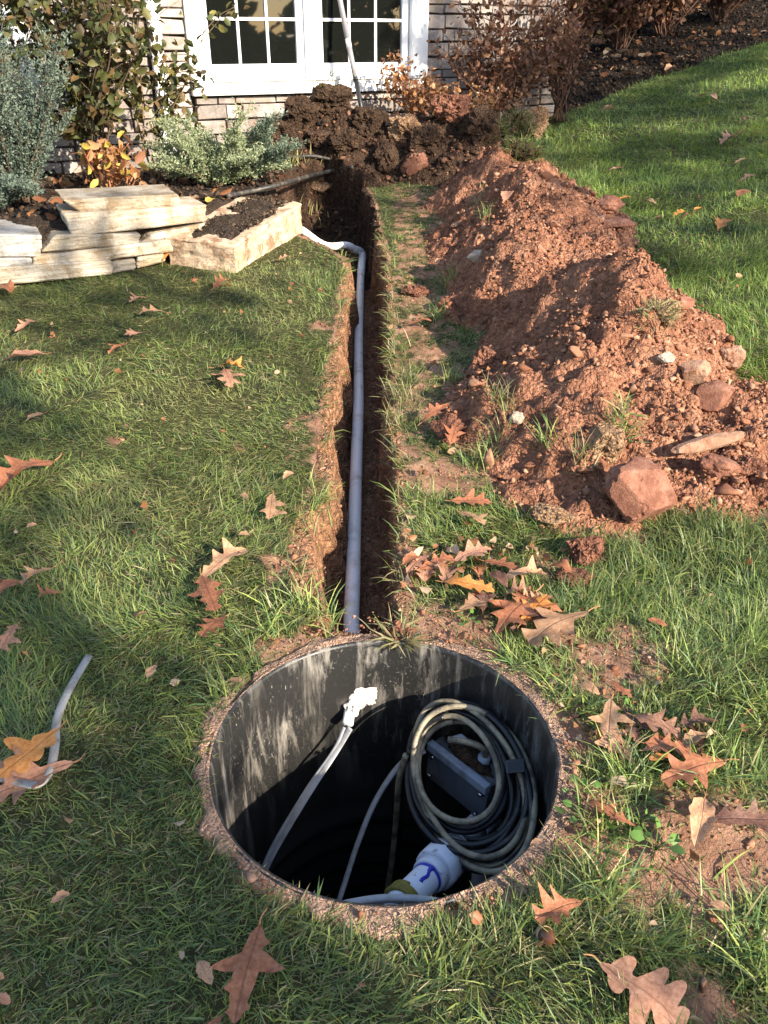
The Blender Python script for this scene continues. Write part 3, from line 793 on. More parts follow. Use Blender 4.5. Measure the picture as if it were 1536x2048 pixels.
# ================================================================== CONDUIT IN TRENCH
def floor_dz(x, y): return base_z(x, y) - trench_depth(y) + .055
pp = [on_surf(a_, b_, 0, floor_dz) for a_, b_ in ((703, 1255), (706, 1150), (709, 1040), (713, 920), (717, 800), (717, 700), (719, 610), (722, 545))]
pp = [np.array([-.06, 1.44, -.16]), np.array([-.066, 1.52, pp[0][2] * .5 - .08])] + pp
for i, q in enumerate(pp): q[2] += .006 * math.sin(i * 1.3)
el = on_surf(725, 508, 0, floor_dz)
con = thing('conduit', 'long grey plastic conduit pipe lying in the trench with a bend at its far end', 'conduit', pp[len(pp) // 2])
obj('pipe', tube('conduit_run', spline(pp + [el * .2 + pp[-1] * .8], 6), .0215, 20), M['conduit'], con)
b2 = on_surf(694, 491, -.17); b25 = on_surf(650, 491, -.13); b3 = on_surf(602, 459, -.03)
bend = spline([pp[-1], pp[-1] * .5 + el * .5, el * .9 + pp[-1] * .1, el * .8 + b2 * .2 + [0, .006, .006], el * .4 + b2 * .6], 8)
obj('elbow', tube('conduit_elbow', bend, .0232, 20), M['conduit'], con)
obj('branch_pipe', tube('conduit_branch', spline([el * .5 + b2 * .5, b2, b25, b3], 8), .0215, 18), M['conduit'], con)
print('riser ok')

# ================================================================== HOUSE
FA = math.radians(28); FD = np.array([math.cos(FA), math.sin(FA), 0]); FN = np.array([math.sin(FA), -math.cos(FA), 0])
FP = at_t(390, 192, 5.7)
def fac(px, py, off=0.0):
    d = ray(px, py); o = np.array([0, 0, CAM_H]); q = FP + FN * off
    t = np.dot(q - o, FN) / np.dot(d, FN); p_ = o + d * t
    return p_
def fs(px, py):
    p_ = fac(px, py) - FP
    return float(np.dot(p_, FD)), float(p_[2] + FP[2])
def fw(s, d, z):           # facade coordinates: along, outward, height
    return FP + FD * s + FN * d + np.array([0, 0, z - FP[2]])
WZ0 = FP[2]
def fbox(name, s0, s1, d0, d1, z0, z1, bev=.004):
    c = [fw(s0, d1, z0), fw(s1, d1, z0), fw(s1, d0, z0), fw(s0, d0, z0), fw(s0, d1, z1), fw(s1, d1, z1), fw(s1, d0, z1), fw(s0, d0, z1)]
    return box_mesh(name, c, bev)
W1 = fs(846, 180)[0]; HOUSE_R = fs(1075, 120)[0] + .25
hs = thing('house', 'house front with stone veneer and a white double window above the mound', 'house', fw(0, 0, .3))
SILL = WZ0
DS = fs(318, 160)[0]
wall = Join()
def addbox(j, s0, s1, d0, d1, z0, z1):
    c = np.array([fw(s0, d1, z0), fw(s1, d1, z0), fw(s1, d0, z0), fw(s0, d0, z0), fw(s0, d1, z1), fw(s1, d1, z1), fw(s1, d0, z1), fw(s0, d0, z1)])
    j.add(c, [(3, 2, 1, 0), (4, 5, 6, 7), (0, 1, 5, 4), (1, 2, 6, 5), (2, 3, 7, 6), (3, 0, 4, 7)])
addbox(wall, -4.0, 0.0, -.25, -.045, -.2, 3.0)
addbox(wall, W1, HOUSE_R, -.25, -.045, -.2, 3.0)
addbox(wall, 0.0, W1, -.25, -.045, -.2, SILL + .02)
addbox(wall, 0.0, W1, -.25, -.045, 2.35, 3.0)
addbox(wall, HOUSE_R - .2, HOUSE_R, -5, -.25, -.2, 3.0)
addbox(wall, -4.0, -3.8, -5, -.25, -.2, 3.0)
obj('wall', wall.mesh('house_wall'), M['mortar'], hs)
rf = Join()
rf.add(np.array([fw(-4.4, .45, 2.95), fw(HOUSE_R + .4, .45, 2.95), fw(HOUSE_R + .4, -2.6, 4.3), fw(-4.4, -2.6, 4.3), fw(-4.4, -5.6, 2.95), fw(HOUSE_R + .4, -5.6, 2.95),
                 fw(-4.4, .45, 3.05), fw(HOUSE_R + .4, .45, 3.05), fw(HOUSE_R + .4, -2.6, 4.4), fw(-4.4, -2.6, 4.4)]),
       [(0, 1, 2, 3), (3, 2, 5, 4), (6, 7, 8, 9), (0, 1, 7, 6)])
obj('roof', rf.mesh('house_roof'), M['roof'], hs)
# veneer stones, each its own piece, sharing a few meshes
def stone_piece(seed):
    rs = random.Random(seed); bm = bmesh.new()
    j_ = lambda a_: rs.uniform(-a_, a_)
    c = [(-.5 + j_(.02), 0, -.5 + j_(.07)), (.5 + j_(.02), 0, -.5 + j_(.07)), (.5 + j_(.02), 0, .5 + j_(.07)), (-.5 + j_(.02), 0, .5 + j_(.07))]
    ins = [(x * .97, -1 + j_(.25), z * .86) for x, _, z in c]
    vb = [bm.verts.new((x, .6, z)) for x, _, z in c]; vm = [bm.verts.new((x, -.55, z)) for x, _, z in c]; vf = [bm.verts.new(q_) for q_ in ins]
    for i in range(4):
        j2 = (i + 1) % 4
        bm.faces.new((vb[i], vb[j2], vm[j2], vm[i])); bm.faces.new((vm[i], vm[j2], vf[j2], vf[i]))
    bm.faces.new(vf)
    bmesh.ops.recalc_face_normals(bm, faces=bm.faces[:])
    me = bm_mesh('veneer_stone', bm); me.materials.append(M['veneer']); return me
STV = [stone_piece(i) for i in range(9)]
rs = random.Random(3)
nst = 0
def lay_stones(s0, s1, z0, z1):
    global nst
    z = z0
    while z < z1:
        h_ = min(rs.uniform(.055, .105), z1 - z + .02)
        s = s0 - (rs.uniform(0, .1) if s0 < -1 else 0)
        while s < s1 - .02:
            l_ = min(rs.uniform(.12, .34), s1 - s)
            if s1 - s - l_ < .06: l_ = s1 - s
            o = bpy.data.objects.new('stone', STV[rs.randrange(9)]); link(o); o.parent = hs
            c_ = fw(s + l_ / 2, -.045 + .02, z + h_ / 2) - np.array(hs.location)
            o.location = Vector([float(v) for v in c_]); o.rotation_euler = (0, 0, FA)
            o.scale = (l_ - .008, .026 + rs.uniform(-.006, .008), h_ - .009)
            s += l_; nst += 1
        z += h_
lay_stones(-2.3, DS - .05, .30, 1.62)
lay_stones(DS + .05, -.022, .30, 1.62)
lay_stones(0.0, W1, .38, SILL - .03)
lay_stones(W1 + .02, HOUSE_R, .40, 1.72)
print('stones', nst)
# window
def wy(py): return fs(600, py)[1]
win = obj('window', fbox('window_back', .05, W1 - .05, -.22, -.18, SILL + .02, 2.32), M['interior'], hs)
def wp(name, me, mat): return obj(name, me, mat, win)
TW = fs(412, 100)[0]; 
wp('sill', fbox('sill', -.02, W1 + .02, -.06, .045, SILL, SILL + .10), M['white_paint'])
wp('sill_nose', fbox('sill_nose', -.005, W1 + .005, .045, .06, SILL + .082, SILL + .105), M['white_paint'])
TRW = .085
wp('trim', fbox('trim', -.02, TRW, -.06, .03, SILL + .102, 2.33), M['white_paint'])
wp('trim', fbox('trim', W1 - TRW - .04, W1 + .02, -.06, .03, SILL + .102, 2.33), M['white_paint'])
wp('trim', fbox('trim', -.02, W1 + .02, -.06, .032, 2.333, 2.45), M['white_paint'])
mc = fs(622, 100)[0]
wp('mullion', fbox('mullion', mc - .045, mc + .045, -.06, .012, SILL + .105, 2.33), M['vinyl'])
wp('mullion_bead', fbox('mullion_bead', mc - .012, mc + .012, .013, .022, SILL + .106, 2.33), M['vinyl'])
SB, ST = SILL + .105, 2.32
gz_mid = fs(520, 38)[1]
for (a0, a1) in ((TRW + .004, mc - .048), (mc + .048, W1 - TRW - .046)):
    fwid = .055
    sb_top = SB + .085
    wp('sash', fbox('sash', a0, a1, -.055, -.01, SB, sb_top), M['vinyl'])
    wp('sash', fbox('sash', a0, a1, -.055, -.01, ST - .06, ST), M['vinyl'])
    wp('sash', fbox('sash', a0, a0 + fwid, -.055, -.011, sb_top + .001, ST - .061), M['vinyl'])
    wp('sash', fbox('sash', a1 - fwid, a1, -.055, -.011, sb_top + .001, ST - .061), M['vinyl'])
    g0, g1 = a0 + fwid, a1 - fwid
    rows = [sb_top, gz_mid]; hh_ = gz_mid - sb_top
    while rows[-1] + hh_ < ST - .15: rows.append(rows[-1] + hh_)
    rows.append(ST - .06)
    cols = [g0 + (g1 - g0) * i / 3 for i in range(4)]
    for i in range(3):
        for k_ in range(len(rows) - 1):
            wp('pane', fbox('pane', cols[i] + .001, cols[i + 1] - .001, -.046 + .0015 * rs.uniform(-1, 1), -.036, rows[k_] + .001, rows[k_ + 1] - .001, 0), M['glass'])
    for i in (1, 2):
        wp('muntin', fbox('muntin', cols[i] - .010, cols[i] + .010, -.036, -.022, sb_top, ST - .06, .003), M['vinyl'])
    for k_ in range(1, len(rows) - 1):
        wp('muntin', fbox('muntin', g0, g1, -.0355, -.020, rows[k_] - .010, rows[k_] + .010, .003), M['vinyl'])
# downspout and far left trim
dsp = Join()
dz0 = .42
obj('downspout', fbox('downspout', DS - .04, DS + .04, .01, .075, dz0 + .08, 3.0, .012), M['white_paint'], hs)
shoe = [fw(DS - .04, .08, dz0 + .10), fw(DS + .04, .08, dz0 + .10), fw(DS + .04, .012, dz0 + .10), fw(DS - .04, .012, dz0 + .10)]
shoe = [fw(DS - .045, .17, dz0 - .02), fw(DS + .045, .17, dz0 - .02), fw(DS + .045, .09, dz0 - .05), fw(DS - .045, .09, dz0 - .05),
        fw(DS - .045, .082, dz0 + .12), fw(DS + .045, .082, dz0 + .12), fw(DS + .045, .006, dz0 + .10), fw(DS - .045, .006, dz0 + .10)]
obj('downspout_shoe', box_mesh('shoe', shoe, .01, 2), M['white_paint'], hs)
l0 = fs(62, 60)[0]
obj('corner_trim', fbox('ctrim', l0 - .9, l0, .0, .035, .55, 3.0), M['white_paint'], hs)
for i in range(6):
    obj('siding_board', fbox('siding', l0 - .85, l0 - .02, .036, .05 , .62 + i * .17, .62 + i * .17 + .155, .004), M['vinyl'], hs)

# leaning pole
q0 = fac(722, 213, .30); q1 = fac(680, 0, .06)
dirp = (q1 - q0); q2 = q1 + dirp * .35
pole = thing('leaning_pole', 'grey pole with black lower end leaning against the white window', 'pole', q0)
f1_, f2_ = .27, .42
def lp(f): return q0 + dirp * f
obj('lower_end', tube('pole_low', [lp(-.22), lp(.25)], .0165, 14), M['pole_black'], pole)
obj('collar', tube('pole_col', [lp(.25), lp(.28)], .019, 14), M['pole_black'], pole)
obj('shaft', tube('pole_shaft', [lp(.28), lp(.56)], .0185, 14), M['pole_grey'], pole)
obj('band', tube('pole_band', [lp(.56), lp(.64)], .0192, 14), M['pole_white'], pole)
obj('shaft', tube('pole_shaft', [lp(.64), q2], .0185, 14), M['pole_grey'], pole)
print('house ok')

# ================================================================== STONE WALL (left) AND SLAB
WA = on_surf(0, 584); WB = on_surf(345, 536); wd_ = WB - WA; wd_[2] = 0; wl = np.linalg.norm(wd_); wd_ /= wl
wn_ = np.array([wd_[1], -wd_[0], 0])
def wallpt(px, py, setb=0.0):
    d = ray(px, py); o = np.array([0, 0, CAM_H]); q = WA - wn_ * setb
    t = np.dot(q - o, wn_) / np.dot(d, wn_); return o + d * t
def wall_stone(quad, setb, depth, label, mat='flagstone', jit=.008, tiltback=0.0):
    bl, br, tr, tl = [wallpt(*q_, setb) for q_ in quad]
    bk = -wn_ * depth
    c = [bl, br, br + bk, bl + bk, tl + bk * .0, tr, tr + bk + [0, 0, tiltback], tl + bk + [0, 0, tiltback]]
    me = box_mesh('flagstone', c, .006, 1, jit, 9, 4.0)
    o = obj('flagstone', me, M[mat]); tagit(o, label, 'stone'); return o
wall_stone([(-140, 602), (125, 590), (120, 568), (-140, 580)], .02, .30, 'lowest flagstone of the left wall, half buried in the grass')
wall_stone([(-150, 584), (226, 550), (224, 520), (-150, 546)], -.01, .35, 'long flagstone in the bottom course at the left edge of the stacked wall')
wall_stone([(215, 548), (272, 538), (270, 519), (220, 523)], .02, .25, 'small yellowish end stone at the foot of the stacked wall')
wall_stone([(274, 537), (330, 524), (328, 503), (274, 514)], .03, .25, 'tan end stone next to the big slab at the foot of the wall')
wall_stone([(-150, 552), (62, 541), (64, 516), (-150, 520)], .01, .35, 'thin grey flagstone at left edge in the middle of the wall', 'greystone')
wall_stone([(66, 540), (358, 502), (360, 478), (66, 514)], .015, .35, 'long pale flagstone in the middle course of the wall')
wall_stone([(-150, 516), (82, 514), (84, 470), (-150, 468)], .02, .40, 'thick grey block on top of the wall at the left edge', 'greystone')
wall_stone([(84, 505), (280, 489), (280, 468), (110, 470)], .03, .35, 'thin white-grey flagstone directly under the two loose slabs')
wall_stone([(284, 486), (400, 462), (414, 446), (300, 470)], .05, .30, 'thin wedge-shaped flagstone under the right end of the loose slab')
wall_stone([(145, 474), (412, 443), (414, 410), (126, 428)], .05, .30, 'loose tan slab, second from the top of the stack')
wall_stone([(170, 431), (364, 418), (358, 388), (125, 400)], .09, .34, 'topmost loose flagstone with a broken left corner')
# big slab
c0 = on_surf(475, 560, -.02); cL = on_surf(338, 540, -.02); cR = on_surf(607, 466, -.02)
cB = cL + (cR - c0)
hs_ = .142
tops = [c + np.array([0, 0, hs_ + .02]) for c in (c0, cR, cB, cL)]
sl = thing('stone_slab', 'large rectangular tan stone block with dark soil on its top beside the trench', 'stone slab', (c0 + cB) / 2)
obj('block', box_mesh('slab_block', [c0, cR, cB, cL] + tops, .007, 1, .012, 12, 1.5), M['slab'], sl)
# soil layer on the slab
gu = np.linspace(0, 1, 40); gv = np.linspace(0, 1, 26); GU, GV = np.meshgrid(gu, gv)
SPt = tops[0] + GU[..., None] * (tops[1] - tops[0]) + GV[..., None] * (tops[3] - tops[0])
edge = np.minimum(np.minimum(GU * 1.8, (1 - GU) * 1.8), np.minimum(GV, (1 - GV) * .75)) + (fbm(GU * 7, GV * 5, 201, 4, .6) - .5) * .55
SPt[..., 2] += -.012 + sstep(.10, .20, edge) * .016 + sstep(.12, .4, edge) * (fbm(GU * 26, GV * 14, 205, 3) * .035)
ii = np.arange(GU.size).reshape(GU.shape)
obj('soil_layer', np_mesh('slab_soil', SPt.reshape(-1, 3), np.stack([ii[:-1, :-1], ii[:-1, 1:], ii[1:, 1:], ii[1:, :-1]], -1).reshape(-1, 4), None, True), M['bed_soil'], sl)

SLAB_TOP = (tops[0], tops[1] - tops[0], tops[3] - tops[0])
# ================================================================== ROCKS AND CLODS
def place_rock(px, py, w_px, h_ratio, mat, label, cat, kind='rock', seed=0, d_ratio=.8, sink=.25, rot=0.0, tilt=0.0, group=None, fn=all_z, name=None):
    p_ = on_surf(px, py, 0, fn); t_ = p_[1] * CP + (CAM_H - p_[2]) * SP
    r_ = .5 * w_px * t_ / F_PX
    sz = r_ * h_ratio
    c_ = p_ + np.array([0, r_ * .3, sz * (1 - 2 * sink)])
    if kind == 'rock': me = rock_mesh('rock', c_, r_, r_ * d_ratio, sz, seed, .34, 5 if w_px > 100 else 4, 6, rot, False, .07, tilt)
    elif kind == 'slab': me = rock_mesh('rock', c_, r_, r_ * d_ratio, sz, seed, .18, 3, 9, rot, False, .03, tilt)
    else: me = rock_mesh('clod', c_, r_, r_ * d_ratio, sz, seed, .42, 5, 2, rot, False, .30, tilt)
    o = obj(name or {'rock': 'rock', 'slab': 'rock', 'clod': 'soil_clod'}[kind], me, M[mat]); tagit(o, label, cat, group); return o, p_, r_
place_rock(1272, 1050, 152, .95, 'red_rock', 'big squarish red boulder at the front foot of the soil heap', 'rock', 'rock', 3, .75, .12, .4)
place_rock(1385, 770, 58, 1.3, 'tan_rock', 'upright pointed tan stone on the right shoulder of the heap', 'rock', 'rock', 11, .7, .15)
place_rock(1455, 745, 62, 1.0, 'tan_rock', 'rounded pinkish stone at the right edge of the heap', 'rock', 'rock', 12, .8, .15)
place_rock(1432, 815, 105, .55, 'red_rock', 'flat orange-red rock below the pointed tan stone', 'rock', 'slab', 13, .7, .2, .2, .3)
place_rock(1335, 722, 42, .6, 'pale_rock', 'whitish stone half sunk near the top of the front heap', 'rock', 'rock', 14, .8, .3)
place_rock(1420, 925, 190, .16, 'tan_rock', 'long flat tan shard lying slantwise at the right front of the heap', 'rock', 'slab', 15, .22, -.6, .42, .2)
place_rock(1435, 950, 75, .7, 'red_rock', 'reddish clod-like rock under the long flat shard', 'rock', 'rock', 16, .8, .2)
place_rock(1500, 945, 60, .6, 'clod', 'brown clod at the right picture edge in front of the heap', 'clod', 'clod', 17, .8, .25)
place_rock(1030, 845, 36, .8, 'pale_rock', 'pale cream pebble on the left slope of the front heap', 'rock', 'rock', 18, .7, .2)
place_rock(1205, 905, 80, 1.05, 'tan_clod', 'large light tan clod with grass on it at the front of the heap', 'clod', 'clod', 19, .8, .25)
place_rock(955, 520, 58, .35, 'pale_rock', 'flat whitish stone on the grass left of the heap', 'rock', 'slab', 20, .7, .2, .5, .25)
place_rock(915, 455, 46, .25, 'tan_rock', 'narrow tan stone sliver beside the grass tuft left of the heap', 'rock', 'slab', 21, .35, .0, .9)
place_rock(975, 735, 55, 1.0, 'clod', 'dark upright clod in the shade at the left foot of the heap', 'clod', 'clod', 22, .7, .25)
place_rock(1105, 1045, 85, .45, 'tan_clod', 'flat tan clod in the grass left of the red boulder', 'clod', 'clod', 23, .7, .2)
place_rock(1170, 1125, 80, .8, 'clod', 'crumbly dark red clod standing alone in the grass', 'clod', 'clod', 24, .8, .15)
place_rock(1150, 1165, 70, .4, 'clod', 'low brown clod just in front of the dark red one', 'clod', 'clod', 25, .7, .25)
place_rock(895, 880, 62, .9, 'clod', 'reddish clod between the trench and the front of the heap', 'clod', 'clod', 26, .8, .2)
place_rock(830, 590, 50, .5, 'clod', 'small red clod at the trench edge near the middle', 'clod', 'clod', 27, .8, .25)
place_rock(905, 612, 48, .5, 'clod', 'red clod on the strip of grass left of the heap', 'clod', 'clod', 28, .8, .25)
place_rock(1215, 425, 70, .55, 'red_rock', 'dark red stone on the right flank of the far heap', 'rock', 'rock', 29, .7, .2)
place_rock(1235, 455, 70, .22, 'red_rock', 'flat pinkish shard sliding off the right side of the far heap', 'rock', 'slab', 30, .6, .0, -.3, .2)
place_rock(1330, 640, 70, .8, 'tan_clod', 'brown clod with dry grass on the right side of the heap top', 'clod', 'clod', 31, .8, .25)
place_rock(1370, 615, 46, .6, 'red_rock', 'reddish stone at the lawn edge right of the heap', 'rock', 'rock', 32, .8, .2)
place_rock(1060, 280, 68, 1.0, 'tan_clod', 'light tan sod clod standing at the far end of the heap next to the lawn', 'sod', 'clod', 33, .7, .12, name='sod_clod')
place_rock(965, 295, 92, .85, 'dark_clod', 'round grassy sod on the mound left of the light tan one', 'sod', 'clod', 34, .8, .12, name='sod_clod')
place_rock(1040, 322, 74, .6, 'dark_clod', 'low dark green sod in front of the light tan one', 'sod', 'clod', 35, .8, .12, name='sod_clod')
place_rock(905, 235, 76, .75, 'clod', 'sunlit reddish lump on top of the dark mound', 'clod', 'clod', 36, .8, .15)
place_rock(830, 345, 48, .85, 'red_rock', 'small orange-red clod at the front foot of the dark mound', 'clod', 'clod', 37, .8, .2)
place_rock(775, 345, 66, .95, 'dark_clod', 'tall brown clod left of the orange-red one at the mound foot', 'clod', 'clod', 38, .8, .2)
place_rock(845, 300, 70, .85, 'dark_clod', 'dark clod in the middle of the mound above the orange-red one', 'clod', 'clod', 39, .8, .2)
place_rock(810, 275, 60, .8, 'tan_clod', 'light brown clod high on the mound below the pole', 'clod', 'clod', 40, .8, .2)
place_rock(735, 265, 80, .7, 'dark_clod', 'dark brown clod at the top centre of the mound', 'clod', 'clod', 41, .8, .2)
place_rock(655, 222, 96, .55, 'dark_clod', 'blackish sod with grass tips on the highest point of the mound', 'sod', 'clod', 42, .7, .15, name='sod_clod')
place_rock(598, 245, 66, .8, 'dark_clod', 'brown clod left of the blackish sod on the mound', 'clod', 'clod', 43, .8, .15)
place_rock(570, 290, 70, .7, 'dark_clod', 'dark clod at the left foot of the mound behind the juniper', 'clod', 'clod', 44, .8, .2)
place_rock(640, 290, 60, .7, 'dark_clod', 'dark clod on the left front slope of the mound', 'clod', 'clod', 45, .8, .2)
place_rock(690, 300, 64, .7, 'dark_clod', 'brown clod on the front slope above the black hose', 'clod', 'clod', 46, .8, .2)
place_rock(800, 1280, 60, .6, 'clod', 'reddish clod with dry grass sitting on the far rim of the riser', 'clod', 'clod', 47, .6, .25)
place_rock(760, 1262, 34, .5, 'clod', 'small reddish clod on the riser rim left of the grassy one', 'clod', 'clod', 48, .8, .25)
place_rock(638, 380, 44, .5, 'tan_clod', 'small orange lump of soil on the far bank of the pit', 'clod', 'clod', 49, .8, .25)
print('rocks ok')

# crumbs: countless small bits of soil and gravel
def ico():
    bm = bmesh.new(); bmesh.ops.create_icosphere(bm, subdivisions=1, radius=1)
    v = np.array([q.co[:] for q in bm.verts]); f = np.array([[w_.index for w_ in p_.verts] for p_ in bm.faces]); bm.free(); return v, f
def ico80():
    bm = bmesh.new(); bmesh.ops.create_icosphere(bm, subdivisions=2, radius=1)
    v = np.array([q.co[:] for q in bm.verts]); f = np.array([[w_.index for w_ in p_.verts] for p_ in bm.faces]); bm.free(); return v, f
IV, IF = ico(); IV2, IF2 = ico80()
def crumb_mesh(name, P, S, cols, base=(IV, IF), rough=.35):
    v0, f0 = base; n = len(P); k_ = len(v0)
    jit = 1 + rough * (rng.random((n, k_)) - .5) * 2
    sc = S[:, None] * (.65 + .9 * rng.random((n, 3))); sc[:, 2] *= .8
    a_ = rng.random(n) * 6.283
    v = v0[None] * jit[..., None] * np.ones((n, 1, 3))
    for _ in range(8):
        pn = rng.normal(0, 1, (n, 3)); pn /= np.linalg.norm(pn, axis=1)[:, None]
        ex = np.maximum(0, np.einsum('nkd,nd->nk', v, pn) - rng.uniform(.28, .62, (n, 1)))
        v = v - ex[..., None] * pn[:, None, :]
    v = v * sc[:, None, :]
    ca, sa = np.cos(a_)[:, None], np.sin(a_)[:, None]
    vx = v[..., 0] * ca - v[..., 1] * sa; vy = v[..., 0] * sa + v[..., 1] * ca
    v = np.stack([vx, vy, v[..., 2]], -1) + P[:, None, :]
    f = f0[None] + (np.arange(n) * k_)[:, None, None]
    c = np.repeat(cols, k_, 0)
    return np_mesh(name, v.reshape(-1, 3), None, f.reshape(-1, 3), False, c)
def pick(cols, n, j=.25):
    cols = np.array(cols); c = cols[rng.integers(0, len(cols), n)]
    return np.clip(c * (1 + (rng.random((n, 1)) - .5) * 2 * j), 0, 1)
RED = [(.24, .104, .060), (.31, .143, .084), (.37, .183, .112), (.28, .125, .076), (.20, .087, .051), (.41, .23, .148), (.34, .174, .108)]
n = 52000
x = rng.uniform(.1, 1.9, n); y = rng.uniform(1.7, 6.5, n); h = heap_h(x, y)
wgt = np.where(h > .0, .18 + .82 * sstep(.42, .6, fbm(x * 4.5, y * 4.5, 303, 3)), np.where(h > -.0119, .5, .0))
wgt *= np.clip(3.0 / y, .35, 1)
sel = rng.random(n) < wgt * .9; x, y = x[sel], y[sel]
S = .003 + .006 * rng.random(len(x)) ** 2 + .012 * rng.random(len(x)) ** 10
z = all_z(x, y)
o = struct('soil_crumbs', crumb_mesh('soil_crumbs', np.stack([x, y, z + S * .35], -1), S, pick(RED, len(x))), M['crumb'], 'stuff')
tagit(o, 'loose reddish soil crumbs and gravel on the heap', 'soil crumbs')
n = 620
x = rng.uniform(.2, 1.8, n); y = rng.uniform(1.8, 6.2, n); h = heap_h(x, y, False); sel = (h > .005) & (rng.random(n) < np.clip(3 / y, .4, 1)); x, y = x[sel], y[sel]
edgew = rng.random(len(x)) < np.where((x > 1.0) | (y < 2.5), 1.0, .5); x, y = x[edgew], y[edgew]
S = .008 + .018 * rng.random(len(x)) ** 2.5 + .024 * rng.random(len(x)) ** 12
o = struct('soil_lumps', crumb_mesh('soil_lumps', np.stack([x, y, all_z(x, y) + S * .35], -1), S, pick(RED, len(x)), (IV2, IF2), .18), M['crumb'], 'stuff')
tagit(o, 'fist-sized and smaller soil lumps scattered over the heap', 'soil lumps')
# crumbs on the lawn soil patches, collar, trench floor
n = 60000
x = rng.uniform(-1.0, 1.3, n); y = rng.uniform(.55, 5.6, n)
sm_ = soil_mask(x, y); hh2 = heap_h(x, y, False); rr2 = np.hypot(x - RC[0], y - RC[1])
sel = (sm_ > .55) & (hh2 < .0) & (rr2 > RI + .02) & (rng.random(n) < np.clip(2.2 / y, .3, 1)); x, y = x[sel], y[sel]
S = .0014 + .003 * rng.random(len(x)) ** 2 + .008 * rng.random(len(x)) ** 12
rr2 = np.hypot(x - RC[0], y - RC[1])
z = np.where(rr2 < RO + .09, .012, ground_z(x, y, False)) + S * .3
o = struct('ground_crumbs', crumb_mesh('ground_crumbs', np.stack([x, y, z], -1), S, pick(RED + [(.38, .24, .17)], len(x))), M['crumb'], 'stuff')
tagit(o, 'fine soil crumbs on the bare patches around riser and trench', 'soil crumbs')
# mulch chips and dark crumbs
n = 46000
x = rng.uniform(-2.6, 4.8, n); y = rng.uniform(4.2, 12, n)
dl = sdist(x, y, BED_L); dr = sdist(x, y, BED_R); sel = ((dl > .03) | (dr > .0)) & ((np.dot(np.stack([x - FP[0], y - FP[1]], -1), FN[:2]) > .05) | (np.dot(np.stack([x - FP[0], y - FP[1]], -1), FD[:2]) > HOUSE_R + .1)); x, y = x[sel], y[sel]
S = .007 + .016 * rng.random(len(x)) ** 2
o = struct('mulch_chips', crumb_mesh('mulch_chips', np.stack([x, y, all_z(x, y) + S * .4], -1), S, pick([(.02, .016, .014), (.035, .026, .02), (.012, .01, .01), (.06, .04, .028), (.10, .06, .035)], len(x))), M['crumb'], 'stuff')
tagit(o, 'dark mulch chips covering the planting beds', 'mulch')
n = 5000
x = rng.uniform(-1.2, 1.2, n); y = rng.uniform(5.8, 7.0, n); k_ = mound_h(x, y); sel = k_ > .0; x, y = x[sel], y[sel]
S = .006 + .02 * rng.random(len(x)) ** 3
lit = [(.05, .03, .02), (.08, .048, .03), (.12, .065, .04), (.035, .022, .015), (.2, .1, .06)]
o = struct('dark_crumbs', crumb_mesh('dark_crumbs', np.stack([x, y, all_z(x, y) + S * .4], -1), S, pick(lit, len(x))), M['crumb'], 'stuff')
tagit(o, 'dark soil crumbs over the mound by the house', 'soil crumbs')
n = 1500; gu_ = rng.uniform(.12, .97, n); gv_ = rng.uniform(.10, .80, n); kk = fbm(gu_ * 7, gv_ * 5, 201, 4, .6) > .42; gu_, gv_ = gu_[kk], gv_[kk]; n = len(gu_)
Pq = SLAB_TOP[0] + gu_[:, None] * SLAB_TOP[1] + gv_[:, None] * SLAB_TOP[2] + np.array([0, 0, .014]); S = .003 + .008 * rng.random(n) ** 2
o = obj('soil_crumbs', crumb_mesh('slab_crumbs', Pq, S, pick([(.03, .021, .015), (.05, .036, .026), (.09, .06, .04), (.02, .015, .012), (.16, .11, .07)], n)), M['crumb'], sl); o['kind'] = 'stuff'
print('crumbs ok')

# ================================================================== GRASS
def blades(P, L, W, az, lean, curl, col, rows=(0, .33, .68, 1.0), straw_base=.35):
    n = len(P); k_ = len(rows)
    hd = np.stack([np.cos(az), np.sin(az), np.zeros(n)], -1); up = np.array([0, 0, 1.0])
    roll = (rng.random(n) - .5) * 1.6
    side = np.stack([-np.sin(az), np.cos(az), np.zeros(n)], -1) * np.cos(roll)[:, None] + up * np.sin(roll)[:, None]
    Vs = []; Cs = []
    for i, s in enumerate(rows):
        ang = lean + curl * s
        am = lean + curl * s * .5
        c = P + hd * (L * s * np.sin(am))[:, None] + up * (L * s * np.cos(am))[:, None]
        c[:, 2] = np.maximum(c[:, 2], P[:, 2] + .004 * s)
        w_ = W * (1 - .85 * s ** 2) * .5
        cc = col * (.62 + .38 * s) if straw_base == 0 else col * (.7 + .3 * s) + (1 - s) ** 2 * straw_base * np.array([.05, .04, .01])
        if i < k_ - 1:
            Vs.append(c - side * w_[:, None]); Vs.append(c + side * w_[:, None]); Cs += [cc, cc]
        else:
            Vs.append(c); Cs.append(cc)
    nv = len(Vs)
    V_ = np.stack(Vs, 1).reshape(-1, 3); C_ = np.stack(Cs, 1).reshape(-1, 3)
    b = (np.arange(n) * nv)[:, None]
    F_ = np.concatenate([b + np.array([[2 * i, 2 * i + 1, 2 * i + 3, 2 * i + 2]]) for i in range(k_ - 2)], 0)
    T_ = b + np.array([[2 * (k_ - 2), 2 * (k_ - 2) + 1, 2 * (k_ - 1)]])
    return V_, F_, T_, C_
